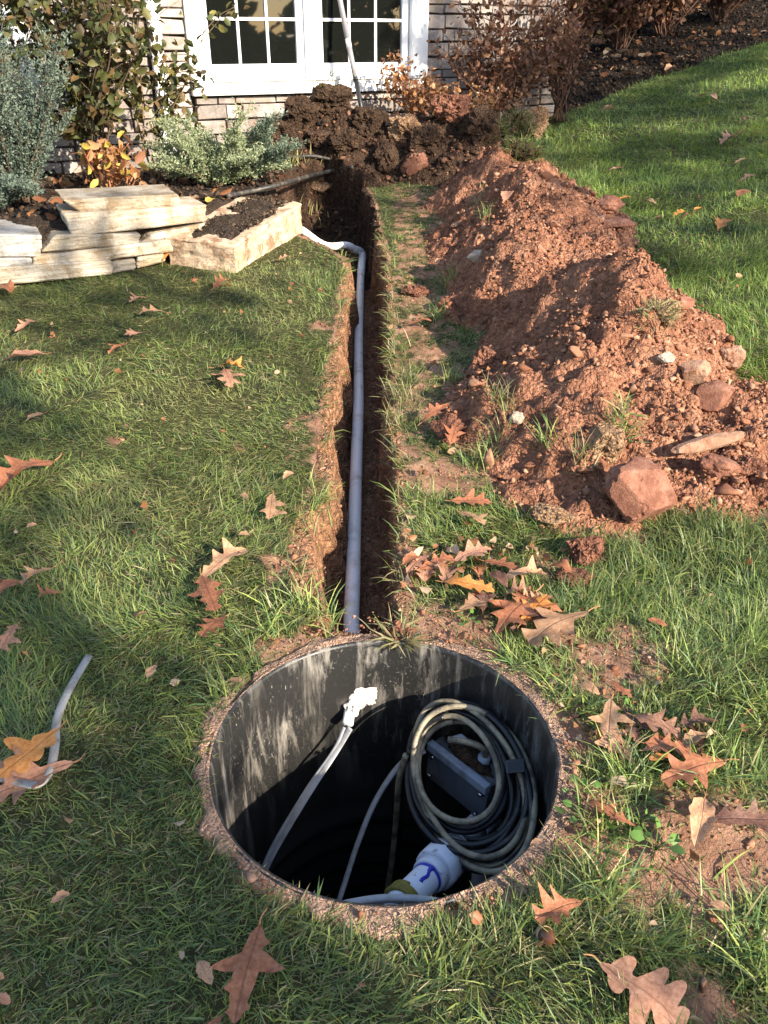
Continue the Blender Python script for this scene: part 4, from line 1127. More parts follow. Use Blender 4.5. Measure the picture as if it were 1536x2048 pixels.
def lawn_points(x0, x1, y0, y1, dens):
    n = int((x1 - x0) * (y1 - y0) * dens)
    x = rng.uniform(x0, x1, n); y = rng.uniform(y0, y1, n)
    # keep a wide wedge around the view
    dep = y * CP + CAM_H * SP
    sel = np.abs(x) < dep * .50 + .35
    sel &= dep > .55
    x, y = x[sel], y[sel]
    r = np.hypot(x - RC[0], y - RC[1])
    s = soil_mask(x, y)
    dl = sdist(x, y, BED_L); dr = sdist(x, y, BED_R); dt = sdist(x, y, TRENCH)
    w_ = (fbm(x * 9, y * 9, 77, 3) - .5) * .10
    cover = 1 - .93 * sstep(.30, .85, s)
    pz = fbm(x * 7, y * 7, 211, 3)
    cover *= .55 + .45 * sstep(.25, .5, pz)
    sel = (r > RO + .006) & (dl < -.015) & (dr + w_ < -.01) & (dt < -.004) & (rng.random(len(x)) < np.maximum(cover, .03 * (r > .4)))
    hsel = heap_h(x, y, False) < .02
    # not under the slab
    slab = np.array([c0[:2], cR[:2], cB[:2], cL[:2]])
    sel &= hsel & (sdist(x, y, slab) < -.012)
    return x[sel], y[sel]
GREENS = np.array([(.175, .250, .060), (.120, .190, .060), (.260, .320, .078), (.125, .205, .078), (.215, .255, .100), (.320, .365, .095)])
STRAW = np.array([(.40, .34, .17), (.33, .28, .14), (.46, .40, .22), (.28, .26, .11)])
def grass_cols(x, y, straw_p):
    n = len(x)
    c = GREENS[rng.integers(0, len(GREENS), n)] * np.array([.98, 1.0, 1.02])
    v = fbm(x * 2.2, y * 2.2, 221, 3)[:, None]
    c = c * (.55 + .95 * v)
    # right hand lawn is fresher
    fresh = sstep(.6, 1.6, x)[:, None] * sstep(1.2, 2.6, y)[:, None]
    c = c * (1 + fresh * np.array([.10, .22, -.15]))
    # left lawn: some yellowing
    yel = (sstep(-.2, -.6, x) * sstep(.42, .62, fbm(x * 2.6, y * 2.6, 231, 3)) * sstep(1.6, 2.6, y))[:, None]
    c = c * (1 - yel) + yel * (c * .4 + np.array([.20, .20, .075]))
    global last_straw
    st = rng.random(n) < straw_p; last_straw = st
    c[st] = STRAW[rng.integers(0, len(STRAW), st.sum())] * (.6 + .6 * rng.random((st.sum(), 1)))
    return np.clip(c, 0, 1)
zones = [(-1.9, 2.0, .28, 1.6, 48000, 1.0, (0, .33, .68, 1.0)), (-2.6, 2.6, 1.6, 2.6, 33000, 1.0, (0, .33, .68, 1.0)), (-3.0, 3.2, 2.6, 4.0, 19000, 1.15, (0, .5, 1.0)),
         (-1.2, 3.9, 4.0, 6.6, 9500, 1.4, (0, .5, 1.0)), (.8, 7.5, 6.6, 12.0, 4200, 1.9, (0, .5, 1.0))]
G = Join(); nb = 0
for x0, x1, y0, y1, dn_, wsc, rows in zones:
    x, y = lawn_points(x0, x1, y0, y1, dn_)
    n = len(x); nb += n
    z = ground_z(x, y, False)
    soil = soil_mask(x, y)
    strawp = .28 + .35 * sstep(.15, .6, soil) + .16 * sstep(.5, .7, fbm(x * 3, y * 3, 241, 3)) * (x < .3)
    lush = sstep(.35, .65, fbm(x * 3.5, y * 3.5, 251, 3))
    right = sstep(.4, 1.0, x)
    L = (.020 + .040 * rng.random(n) + .03 * rng.random(n) ** 8) * (.84 + .3 * sstep(.1, .7, x)) * (.75 + .5 * lush) * (1 + .35 * right * (y < 3)) * (.65 + .35 * (soil < .3))
    L = np.where(y > 3.9, L * .95, L)
    flow = fbm(x * 2.5, y * 2.5, 261, 2) * 12.0
    az = flow + rng.normal(0, 1.1, n)
    lean = np.abs(rng.normal(.72 + .22 * (x < .1), .38, n)); curl = rng.normal(.65, .45, n)
    W = (.0011 + .0015 * rng.random(n) + .0020 * rng.random(n) ** 6) * wsc
    cc = grass_cols(x, y, strawp)
    lean = np.where(last_straw, rng.normal(1.32, .16, n), lean); curl = np.where(last_straw, .2, curl)
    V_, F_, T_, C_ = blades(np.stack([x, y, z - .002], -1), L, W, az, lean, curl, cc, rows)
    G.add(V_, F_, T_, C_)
print('blades', nb)
# extra tufts: edges of trench, heap, riser, sods
TUFTS = [(815, 760, 1), (800, 800, 1), (790, 850, 1), (800, 700, 0), (810, 1000, 0), (860, 1010, 0), (640, 1000, 0), (640, 1060, 0), (625, 1230, 0), (600, 1220, 0), (660, 1245, 0),
         (1240, 870, 0), (1000, 800, 1), (1010, 815, 1), (1195, 1660, 0), (1260, 1560, 0), (1240, 1540, 0), (1210, 1760, 0), (1180, 1790, 0), (790, 1285, 1), (770, 1295, 1), (1500, 1900, 0), (1520, 1960, 0),
         (1480, 1850, 0), (980, 900, 0), (960, 930, 0), (1090, 880, 0), (1170, 920, 1), (1420, 1050, 0), (1460, 1080, 0), (1380, 1120, 0), (1300, 1150, 0), (1500, 1130, 0), (950, 410, 0), (970, 430, 0), (900, 760, 0), (880, 640, 0), (900, 560, 0),
         (1350, 1330, 0), (1420, 1380, 0), (1480, 1300, 0), (1500, 1420, 0), (1250, 1190, 0), (1180, 1200, 0), (1100, 1380, 0), (1150, 1420, 0), (1020, 1340, 0), (540, 1270, 0), (500, 1330, 0), (450, 1400, 0),
         (560, 1240, 0), (1440, 1500, 0), (1470, 1560, 0), (1400, 1560, 0)]
for (px, py, dry) in TUFTS:
    p_ = on_surf(px, py, 0, all_z); n = 46
    pos = np.stack([p_[0] + rng.normal(0, .02, n), p_[1] + rng.normal(0, .02, n), np.zeros(n)], -1)
    pos[:, 2] = all_z(pos[:, 0], pos[:, 1]) - .004
    rr_ = np.hypot(pos[:, 0] - RC[0], pos[:, 1] - RC[1]); pos = pos[(rr_ > RO + .004) & (pos[:, 2] > p_[2] - .05)]; n = len(pos)
    if n == 0: continue
    cc = grass_cols(pos[:, 0], pos[:, 1], .75 if dry else .15) * (1.0 if dry else 1.25)
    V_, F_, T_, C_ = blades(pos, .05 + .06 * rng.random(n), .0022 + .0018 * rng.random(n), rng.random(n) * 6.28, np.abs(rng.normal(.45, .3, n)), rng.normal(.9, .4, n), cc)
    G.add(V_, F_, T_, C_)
for i in range(len(TRENCH)):
    A_, B_ = TRENCH[i], TRENCH[(i + 1) % len(TRENCH)]; seg = np.linalg.norm(B_ - A_)
    if A_[1] > 4.9 or B_[1] > 4.9 or min(A_[1], B_[1]) < 1.47: continue
    for k_ in range(max(1, int(seg / .022))):
        q_ = A_ + (B_ - A_) * rng.random(); nrm_ = np.array([(B_ - A_)[1], -(B_ - A_)[0]]) / (seg + 1e-9)
        inw = nrm_ if sdist(np.array([q_[0] + nrm_[0] * .02]), np.array([q_[1] + nrm_[1] * .02]), TRENCH)[0] > 0 else -nrm_
        if rng.random() < (.55 if q_[0] > -.02 else .68) : continue
        q_ = q_ - inw * rng.uniform(-.005, .05); n = int(rng.integers(6, 22))
        pos = np.stack([q_[0] + rng.normal(0, .012, n), q_[1] + rng.normal(0, .012, n), np.zeros(n)], -1); pos[:, 2] = ground_z(pos[:, 0], pos[:, 1], False)
        top_ = float(base_z(q_[0], q_[1])); pos = pos[pos[:, 2] > top_ - .07]; n = len(pos)
        if n == 0: continue
        az = np.arctan2(inw[1], inw[0]) + rng.normal(0, 1.1, n)
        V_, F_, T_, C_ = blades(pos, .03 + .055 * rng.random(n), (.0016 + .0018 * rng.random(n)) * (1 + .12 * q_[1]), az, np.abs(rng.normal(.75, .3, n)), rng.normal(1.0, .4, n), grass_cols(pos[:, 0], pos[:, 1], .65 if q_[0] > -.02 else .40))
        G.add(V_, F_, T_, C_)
go = struct('grass', G.mesh('grass', False, True), M['grass'], 'stuff')
tagit(go, 'matted green lawn grass with straw-coloured blades', 'grass')
# grass and roots growing on the sods (loose turf blades)
GS = Join()
for (px, py, w_px, nbl, dry) in ((968, 262, 46, 700, .35), (1035, 262, 34, 420, .5), (1040, 305, 40, 520, .1), (655, 188, 26, 160, .5), (1240, 860, 16, 60, .3), (1310, 640, 30, 120, .8), (800, 1268, 18, 60, .9)):
    p_ = on_surf(px, py + 20, 0, all_z); t_ = p_[1] * CP + (CAM_H - p_[2]) * SP; r_ = w_px * t_ / F_PX
    hgt = {968: .16, 1035: .2, 1040: .12, 655: .2, 1240: .12, 1310: .08, 800: .02}[px]
    d = rng.normal(0, 1, (nbl, 3)); d /= np.linalg.norm(d, axis=1)[:, None]; d[:, 2] = np.abs(d[:, 2])
    pos = p_ + d * np.array([r_, r_ * .8, hgt])
    az = np.arctan2(d[:, 1], d[:, 0]) + rng.normal(0, .6, nbl)
    cc = grass_cols(pos[:, 0] * 0 + .3, pos[:, 1], dry)
    V_, F_, T_, C_ = blades(pos, .03 + .05 * rng.random(nbl), .004 + .002 * rng.random(nbl), az, np.abs(rng.normal(.8, .4, nbl)), rng.normal(.9, .4, nbl), cc, (0, .5, 1.0))
    GS.add(V_, F_, T_, C_)
o = struct('sod_grass', GS.mesh('sod_grass', False, True), M['grass'], 'stuff'); tagit(o, 'ragged turf grass growing on the dug-up sods', 'grass')

def leaf_cloud(P, D, L, W, col, fold=.25):
    """six-vertex folded leaves at P pointing along D"""
    n = len(P); D = D / (np.linalg.norm(D, axis=1)[:, None] + 1e-9)
    rnd = rng.normal(0, 1, (n, 3)); S_ = np.cross(D, rnd); S_ /= np.linalg.norm(S_, axis=1)[:, None] + 1e-9
    Nn = np.cross(S_, D)
    L = L[:, None]; W = W[:, None]
    a0 = P; a1 = P + D * L * .35 + S_ * W * .5 + Nn * W * fold; a2 = P + D * L * .75 + S_ * W * .38 + Nn * W * fold * .5
    a3 = P + D * L - Nn * L * .08; a4 = P + D * L * .75 - S_ * W * .38 + Nn * W * fold * .5; a5 = P + D * L * .35 - S_ * W * .5 + Nn * W * fold
    m1 = P + D * L * .4; m2 = P + D * L * .75
    V_ = np.stack([a0, a1, a2, a3, a4, a5, m1, m2], 1).reshape(-1, 3)
    b = (np.arange(n) * 8)[:, None]
    T_ = np.concatenate([b + np.array([[0, 1, 6]]), b + np.array([[0, 6, 5]]), b + np.array([[2, 3, 7]]), b + np.array([[3, 4, 7]])], 0)
    F_ = np.concatenate([b + np.array([[1, 2, 7, 6]]), b + np.array([[6, 7, 4, 5]])], 0)
    return V_, F_, T_, np.repeat(col, 8, 0)
# ================================================================== FALLEN LEAVES
def oak_profile(kind, seed):
    rs = random.Random(seed)
    lob = []
    if kind == 'white':        # rounded lobes
        cs = [(.25, .22, .058), (.47, .36, .064), (.71, .30, .060), (.91, .13, .05)]
    elif kind == 'red':        # pointed lobes
        cs = [(.20, .22, .060), (.42, .37, .075), (.66, .34, .070), (.86, .18, .055)]
    else:                      # plain elliptic
        cs = None
    if cs:
        g = rs.uniform(.78, 1.12); cs = [(c_ + rs.uniform(-.025, .025), a_ * g * rs.choice((1, 1, 1, .9, .75)), sg * rs.uniform(.85, 1.2)) for c_, a_, sg in cs]
        if rs.random() < .3: cs.pop(rs.choice((0, 3)))
    return cs, rs
def leaf_mesh(name, kind, seed, curl=.3, cup=.3, rows=46, cols=9):
    cs, rs = oak_profile(kind, seed)
    V_ = []; UV = []
    ph = rs.uniform(0, 6); bend = curl; twist = rs.uniform(-.5, .5) * curl * 1.5; sweep = .42 if kind == 'red' else .30
    asym = [[1 + rs.uniform(-.28, .2) - (.45 if rs.random() < .12 else 0) for _ in range(5)] for _ in range(2)]
    shift = [[rs.uniform(-.03, .03) for _ in range(5)] for _ in range(2)]
    for i in range(rows):
        t = i / (rows - 1)
        for j in range(cols):
            s = -1 + 2 * j / (cols - 1); sd = 0 if s < 0 else 1
            if cs:
                w_ = (.045 + .060 * math.sin(math.pi * min(1, t * 1.02))) * (.75 if kind == 'white' else 1)
                for k_, (c_, a_, sg) in enumerate(cs):
                    d_ = (t - c_ - shift[sd][k_])
                    if kind == 'red': w_ = max(w_, a_ * asym[sd][k_] * max(0, 1 - (abs(d_) / (sg * 1.9)) ** 1.15))
                    else: w_ = max(w_, a_ * asym[sd][k_] * math.sqrt(max(0, 1 - (d_ / (sg * 1.75)) ** 2)))
                w_ *= min(1, (1 - t) / .06 + .05) if t > .94 else 1
                w_ *= min(1, t / .10 + .12)
            else:
                w_ = .24 * math.sin(math.pi * t ** .85) ** .8 * (1 + .08 * math.sin(t * 25 + ph)) + .004
            x_ = s * w_; y_ = t + sweep * abs(x_) * (1 if cs else .2)
            if t < .2: y_ -= sweep * abs(x_) * (1 - t / .2) * .6
            # curl out of plane
            z_ = cup * (x_ ** 2) * 1.6 * (1 + .6 * math.sin(t * 5 + ph)) + bend * .35 * math.sin(math.pi * t) + .016 * math.sin(9 * x_ + 7 * t + ph) + .022 * math.sin(17 * x_ - 11 * t + 2 * ph) * min(1, abs(x_) * 6) + twist * x_ * (t - .5)
            V_.append((x_, y_, z_)); UV.append((s * w_ / .3, t))
    V_ = np.array(V_); ii = np.arange(rows * cols).reshape(rows, cols)
    F_ = np.stack([ii[:-1, :-1], ii[:-1, 1:], ii[1:, 1:], ii[1:, :-1]], -1).reshape(-1, 4)
    return np_mesh(name, V_, F_, None, True, None, np.array(UV))
def place_leaf(bx, by, tx, ty, kind, mat, label, curl=.25, cup=.4, seed=None, lift=.032, group=None, roll=None, stem=True, wide=1.0):
    seed = seed if seed is not None else int(bx * 7 + by * 13)
    rs = random.Random(seed)
    a_ = on_surf(bx, by, lift, all_z); b_ = on_surf(tx, ty, lift, all_z)
    d = b_ - a_; L = np.linalg.norm(d)
    t_ = a_[1] * CP + (CAM_H - a_[2]) * SP; Lx = math.hypot(tx - bx, ty - by) * t_ / F_PX
    if L > 2.6 * Lx: d = np.array([d[0], np.sign(d[1]) * Lx * .6, 0.02]); L = np.linalg.norm(d)      # straddles two surfaces
    dy = d / L
    upv = np.array([rs.uniform(-.25, .25), rs.uniform(-.25, .25), 1.0]) if roll is None else np.array([roll[0], roll[1], 1.0])
    dx = np.cross(dy, upv); dx /= np.linalg.norm(dx); dz = np.cross(dx, dy)
    wide = wide * rs.uniform(.85, 1.15); cup = min(1.3, cup * rs.uniform(.6, 2.0)); curl = min(.42, curl * rs.uniform(.5, 1.8))
    me = leaf_mesh('oak_leaf' if kind != 'oval' else 'dry_leaf', kind, seed, curl, cup)
    o = bpy.data.objects.new('oak_leaf' if kind != 'oval' else 'dry_leaf', me); me.materials.append(M[mat]); link(o)
    Mx = Matrix(((dx[0] * L * wide, dy[0] * L, dz[0] * L, a_[0]), (dx[1] * L * wide, dy[1] * L, dz[1] * L, a_[1]), (dx[2] * L * wide, dy[2] * L, dz[2] * L, a_[2]), (0, 0, 0, 1)))
    o.matrix_world = Mx
    tagit(o, label, 'leaf', group)
    if stem and L > .05:
        sp = spline([(0, .02, .004), (rs.uniform(-.02, .02), -.06, .01), (rs.uniform(-.06, .06), -.15, .03)], 4)
        st = bpy.data.objects.new('stem', tube('stem', sp, np.linspace(.010, .007, len(sp)), 6)); st.data.materials.append(M['stem']); link(st); st.parent = o
    return o
LV = [
 (120, 1456, -4, 1556, 'white', 'leaf_orange', 'bright orange round-lobed oak leaf lying over the cable at left', .12, .3),
 (150, 1524, -15, 1592, 'red', 'leaf_pink', 'brown oak leaf under the cable just below the bright orange leaf', .2, .6),
 (400, 1158, 492, 1096, 'red', 'leaf_tan', 'pale half-curled oak leaf pointing up right on the left lawn', .3, .9),
 (402, 1150, 432, 1224, 'red', 'leaf_red', 'red-brown pointed oak leaf below the pale half-curled one', .2, .4),
 (452, 1232, 402, 1272, 'red', 'leaf_red', 'small rust oak leaf in dark grass left of the riser', .3, .6),
 (545, 988, 538, 1040, 'red', 'leaf_tan', 'star-shaped tan oak leaf on the lawn left of the trench', .15, .3),
 (426, 736, 492, 738, 'red', 'leaf_orange', 'arched orange oak leaf on the left lawn above a pink one', .6, .7),
 (448, 738, 462, 776, 'red', 'leaf_pink', 'pink-brown oak leaf tucked under the arched orange one', .2, .3),
 (112, 920, -12, 992, 'red', 'leaf_red', 'large rust leaf on grass at the left edge, halfway up the picture', .25, 1.0),
 (92, 708, 8, 720, 'oval', 'leaf_pink', 'long dusty pink leaf near left edge below the stone wall', .2, 1.0),
 (262, 682, 218, 708, 'red', 'leaf_red', 'narrow folded rust leaf on the left lawn', .2, 1.2),
 (288, 664, 248, 670, 'red', 'leaf_pink', 'small pink leaf just above the narrow folded rust leaf', .2, .6),
 (294, 594, 258, 604, 'red', 'leaf_pink', 'pink leaf closest in front of the stacked wall', .2, .5),
 (334, 626, 276, 630, 'red', 'leaf_tan', 'crumpled hollow tan leaf on grass in front of the slab', .6, 1.5),
 (84, 682, 118, 676, 'red', 'leaf_red', 'small orange-red leaf left of the folded rust leaf', .2, .5),
 (72, 642, 30, 664, 'red', 'leaf_pink', 'pink star-shaped leaf below the left end of the wall', .2, .5),
 (90, 826, 52, 842, 'oval', 'leaf_tan', 'roundish pale peach leaf on the left lawn', .15, .4),
 (108, 1134, 42, 1172, 'red', 'leaf_tan', 'pale curled oak leaf near left edge beside two brown ones', .3, 1.1),
 (122, 1184, 74, 1198, 'red', 'leaf_red', 'small curled brown leaf right below the pale curled one', .5, 1.3),
 (42, 1162, -6, 1192, 'oval', 'leaf_red', 'red-brown curled leaf at the very left edge beside the pale curled one', .4, 1.0),
 (36, 1248, 2, 1300, 'red', 'leaf_pink', 'pink star-shaped oak leaf at the left edge above the cable', .2, .3),
 (312, 1330, 294, 1356, 'oval', 'leaf_tan', 'tiny tan leaf scrap in the grass left of the riser', .2, .5),
 (140, 1788, 100, 1806, 'oval', 'leaf_tan', 'small curled peach leaf alone in the lower left grass', .4, .9),
 (520, 1846, 468, 2046, 'red', 'leaf_red', 'large maroon oak leaf in the grass below the riser', .1, .25),
 (398, 1922, 424, 1970, 'oval', 'leaf_tan', 'pale tan leaf scrap beside the large maroon oak leaf', .2, .4),
 (446, 2030, 396, 2075, 'red', 'leaf_red', 'rust oak leaf cut by the bottom edge beside the maroon one', .15, .3),
 (20, 2008, -10, 1990, 'oval', 'leaf_pink', 'small pink leaf at the bottom left corner', .2, .4),
 (8, 1958, -14, 1946, 'oval', 'leaf_tan', 'small pale leaf just above the pink one in the bottom left corner', .2, .4),
 (1195, 1922, 1372, 2056, 'white', 'leaf_pink', 'big brownish pink round-lobed oak leaf at the bottom right', .12, .2),
 (1166, 1802, 1070, 1838, 'red', 'leaf_red', 'dark red leaf half hidden in grass below right of the riser', .2, .5),
 (1408, 1596, 1390, 1692, 'oval', 'leaf_tan', 'narrow curled tan leaf standing on bare soil at the right', .3, 2.0),
 (1420, 1640, 1548, 1640, 'red', 'leaf_dark', 'dark brown leaf in the shade at the right edge', .3, .8),
 (1172, 1602, 1238, 1636, 'red', 'leaf_red', 'orange-brown oak leaf pointing left near the riser right side', .2, .3),
 (1272, 1652, 1216, 1640, 'red', 'leaf_red', 'ragged rust leaf right of the orange-brown one near the riser', .4, 1.0),
 (1222, 1398, 1214, 1498, 'red', 'leaf_tan', 'light orange pointed oak leaf at left of the right-hand leaf cluster', .15, .25),
 (1252, 1448, 1276, 1486, 'red', 'leaf_dark', 'dark brown curled leaf between two lighter ones in the right cluster', .5, 1.0),
 (1266, 1432, 1362, 1472, 'red', 'leaf_pink', 'brown oak leaf at the top of the right-hand leaf cluster', .2, .4),
 (1288, 1486, 1384, 1500, 'red', 'leaf_red', 'rust oak leaf in the middle of the right-hand cluster', .25, .4),
 (1366, 1498, 1416, 1466, 'oval', 'leaf_tan', 'pale tan leaf behind the right-hand cluster', .3, .6),
 (1452, 1520, 1322, 1560, 'red', 'leaf_red', 'largest rust oak leaf of the right-hand cluster', .15, .35),
 (1298, 1518, 1344, 1510, 'oval', 'leaf_orange', 'small bright orange leaf edge under the rust leaves at right', .1, .3),
 (1218, 1364, 1264, 1396, 'red', 'leaf_red', 'small dark pink leaf on soil above the right-hand cluster', .2, .5),
 (1160, 1368, 1200, 1390, 'oval', 'leaf_tan', 'tan scrap of leaf on the soil crumbs right of the riser', .2, .4),
 (1296, 1238, 1334, 1252, 'oval', 'leaf_red', 'small rust leaf alone in the grass right of the leaf carpet', .2, .4),
 (838, 1138, 912, 1116, 'red', 'leaf_red', 'rust oak leaf at the left end of the leaf carpet beyond the riser', .2, .5),
 (906, 1124, 984, 1100, 'red', 'leaf_pink', 'brown leaf at the back of the leaf carpet', .3, .8),
 (806, 1128, 840, 1112, 'oval', 'leaf_red', 'curled brown leaf on the trench edge beside the leaf carpet', .4, 1.0),
 (886, 1164, 990, 1184, 'red', 'leaf_orange', 'orange-brown oak leaf in the middle of the leaf carpet', .2, .4),
 (968, 1122, 1040, 1140, 'red', 'leaf_red', 'rust leaf at the upper right of the leaf carpet', .25, .6),
 (1000, 1160, 1096, 1148, 'red', 'leaf_tan', 'long tan leaf lying across the leaf carpet', .3, .7),
 (918, 1222, 992, 1190, 'red', 'leaf_tan', 'tan leaf on the near left side of the leaf carpet', .25, .5),
 (1072, 1182, 994, 1266, 'red', 'leaf_red', 'big rust oak leaf at the front of the leaf carpet', .15, .25),
 (1040, 1250, 1096, 1190, 'red', 'leaf_orange', 'orange oak leaf overlapping the big rust one in front', .2, .4),
 (1178, 1222, 1056, 1288, 'red', 'leaf_tan', 'pale orange oak leaf furthest right at the front of the leaf carpet', .2, .4),
 (980, 1146, 1014, 1176, 'oval', 'leaf_dark', 'dark curled leaf in the gaps of the leaf carpet', .4, 1.0),
 (1100, 1130, 1146, 1146, 'oval', 'leaf_red', 'curled red leaf beside the lone dark clod', .4, 1.0),
 (900, 1002, 984, 1006, 'red', 'leaf_red', 'rust oak leaf lying in front of the heap beside the trench', .2, .5),
 (918, 1024, 970, 1050, 'red', 'leaf_tan', 'pale curled leaf below the rust one in front of the heap', .3, .9),
 (842, 846, 900, 806, 'red', 'leaf_red', 'rust oak leaf at the trench edge left of the heap', .3, .5),
 (900, 890, 912, 850, 'red', 'leaf_red', 'red leaf standing against the clod beside the trench', .3, .7),
 (812, 650, 864, 642, 'red', 'leaf_red', 'rust oak leaf on the far grass strip right of the trench', .2, .4),
 (1398, 194, 1434, 198, 'oval', 'leaf_tan', 'tan curled leaf high on the right lawn', .5, .8),
 (1202, 224, 1232, 218, 'oval', 'leaf_tan', 'orange-tan leaf near the mulch edge on the right lawn', .4, .8),
 (1440, 288, 1470, 274, 'red', 'leaf_pink', 'pink-tan leaf on the right lawn beside the picture edge', .4, .8),
 (1480, 362, 1512, 352, 'red', 'leaf_pink', 'dull pink leaf on the right lawn below the others', .3, .5),
 (1214, 342, 1248, 334, 'red', 'leaf_pink', 'pink leaf on the lawn right of the far heap', .3, .5),
 (1346, 432, 1372, 424, 'red', 'leaf_orange', 'orange leaf, left one of the pair on the right lawn', .4, .6),
 (1362, 438, 1386, 430, 'red', 'leaf_red', 'rust leaf, right one of the pair on the right lawn', .4, .6),
 (1388, 424, 1396, 406, 'oval', 'leaf_orange', 'small upright orange leaf above the pair on the right lawn', .3, .6),
 (1436, 460, 1456, 440, 'red', 'leaf_orange', 'small orange leaf on the right lawn below the pair', .3, .6),
 (1470, 326, 1500, 320, 'oval', 'leaf_tan', 'narrow tan leaf on the right lawn at the shade line', .3, .6),
 (1476, 392, 1496, 380, 'oval', 'leaf_red', 'dark orange leaf scrap on the right lawn', .3, .6),
 (1238, 398, 1262, 394, 'oval', 'leaf_orange', 'orange leaf at the right foot of the far heap', .3, .6),
 (1284, 402, 1312, 408, 'oval', 'leaf_tan', 'thin tan leaf on the lawn beside the far heap', .3, .6),
 (1490, 240, 1470, 228, 'oval', 'leaf_pink', 'faded leaf in the shaded grass of the right lawn', .3, .6),
 (1330, 140, 1350, 134, 'oval', 'leaf_tan', 'tan leaf on the mulch edge at the upper right', .3, .6),
 (425, 388, 456, 376, 'red', 'leaf_orange', 'orange-red leaf on the dark bed behind the slab', .5, .8),
 (414, 404, 428, 398, 'oval', 'leaf_yellow', 'small yellow leaf on the dark bed behind the slab', .2, .4),
 (326, 522, 356, 494, 'red', 'leaf_orange', 'orange leaf caught between the stacked wall and the slab', .4, .8),
 (368, 562, 396, 566, 'red', 'leaf_red', 'rust leaf on the grass at the left foot of the slab', .4, .8),
 (424, 580, 460, 562, 'red', 'leaf_red', 'red-brown leaf under the near corner of the slab', .4, .8),
 (556, 520, 590, 516, 'red', 'leaf_tan', 'tan leaf on the grass right of the slab', .4, .8),
 (6, 572, 24, 586, 'oval', 'leaf_red', 'brown leaf at the left foot of the stacked wall', .4, .8),
 (1420, 1806, 1462, 1818, 'oval', 'leaf_tan', 'flat tan sliver of leaf on grass at the right edge', .1, .3),
 (1010, 402, 1020, 384, 'oval', 'leaf_pink', 'small pale leaf on the far heap', .3, .6),
 (560, 1128, 530, 1112, 'red', 'leaf_tan', 'tan leaf on the soil left of the trench near the riser', .2, .5),
 (455, 1360, 488, 1364, 'oval', 'leaf_tan', 'peach leaf scrap right beside the left rim of the riser', .2, .5),
 (52, 1054, 74, 1048, 'oval', 'leaf_pink', 'tiny pink leaf on the left lawn below the large rust leaf', .2, .5),
 (586, 944, 566, 958, 'oval', 'leaf_tan', 'small tan leaf by the trench above the star-shaped leaf', .3, .6),
 (1086, 1680, 1060, 1690, 'oval', 'leaf_tan', 'small tan scrap on the packed soil at the right of the riser', .1, .3),
]
rsl = random.Random(77)
CARP = []
for i in range(20):
    cx_ = rsl.uniform(835, 1090); cy_ = 1128 + (cx_ - 835) * .42 + rsl.uniform(-34, 30); a_ = rsl.uniform(0, 6.28); l_ = rsl.uniform(52, 92)
    CARP.append((cx_ - math.cos(a_) * l_ / 2, cy_ - math.sin(a_) * l_ / 3.4, cx_ + math.cos(a_) * l_ / 2, cy_ + math.sin(a_) * l_ / 3.4, 'red', rsl.choice(('leaf_red', 'leaf_red', 'leaf_tan', 'leaf_pink', 'leaf_dark')), 'brown oak leaf lying in the dense leaf carpet just beyond the riser', rsl.uniform(.1, .4), rsl.uniform(.2, .9)))
for i in range(7):
    cx_ = rsl.uniform(1215, 1400); cy_ = rsl.uniform(1420, 1540); a_ = rsl.uniform(0, 6.28); l_ = rsl.uniform(55, 95)
    CARP.append((cx_ - math.cos(a_) * l_ / 2, cy_ - math.sin(a_) * l_ / 2.6, cx_ + math.cos(a_) * l_ / 2, cy_ + math.sin(a_) * l_ / 2.6, 'red', rsl.choice(('leaf_red', 'leaf_pink', 'leaf_dark')), 'brown oak leaf tucked beneath the right-hand leaf cluster', rsl.uniform(.1, .4), rsl.uniform(.2, .9)))
ORD = 'first second third fourth fifth sixth seventh eighth ninth tenth eleventh twelfth thirteenth fourteenth fifteenth sixteenth seventeenth eighteenth nineteenth twentieth'.split()
HUE = {'leaf_red': 'rust', 'leaf_tan': 'tan', 'leaf_pink': 'light brown', 'leaf_dark': 'dark brown'}
CARP[:20] = sorted(CARP[:20], key=lambda r: r[0] + r[2]); CARP[20:] = sorted(CARP[20:], key=lambda r: r[0] + r[2])
CARP = [r[:6] + ((HUE[r[5]] + ' oak leaf, ' + ORD[i] + ' from the trench among the small carpet leaves') if i < 20 else (HUE[r[5]] + ' oak leaf, ' + ORD[i - 20] + ' from the riser beneath the right-hand cluster'),) + r[7:] for i, r in enumerate(CARP)]
for i, r_ in enumerate(CARP):
    place_leaf(*r_[:7], curl=r_[7], cup=r_[8], lift=.016 + .014 * rsl.random(), group='leaves of the leaf carpet' if i < 20 else 'leaves beneath the right-hand cluster')
for i, r_ in enumerate(LV):
    place_leaf(*r_[:7], curl=r_[7], cup=r_[8], **({'lift': .055, 'roll': (.1, -.2), 'wide': 1.1} if i == 0 else {'lift': .018} if i == 1 else {}))
print('leaves', len(LV))
n = 420
x = rng.uniform(-1.6, 1.8, n); y = rng.uniform(.5, 5, n)
sel = (sdist(x, y, TRENCH) < -.02) & (np.hypot(x - RC[0], y - RC[1]) > RO + .02) & (sdist(x, y, BED_L) < -.05); x, y = x[sel], y[sel]
clx = np.concatenate([x, rng.normal(.25, .12, 70), rng.normal(.48, .10, 50)]); cly = np.concatenate([y, rng.normal(1.75, .08, 70), rng.normal(1.18, .10, 50)])
keep_ = np.hypot(clx - RC[0], cly - RC[1]) > RO + .02; clx, cly = clx[keep_], cly[keep_]; n = len(clx)
Db = rng.normal(0, 1, (n, 3)); Db[:, 2] *= .3; Lb = .010 + .028 * rng.random(n) ** 2
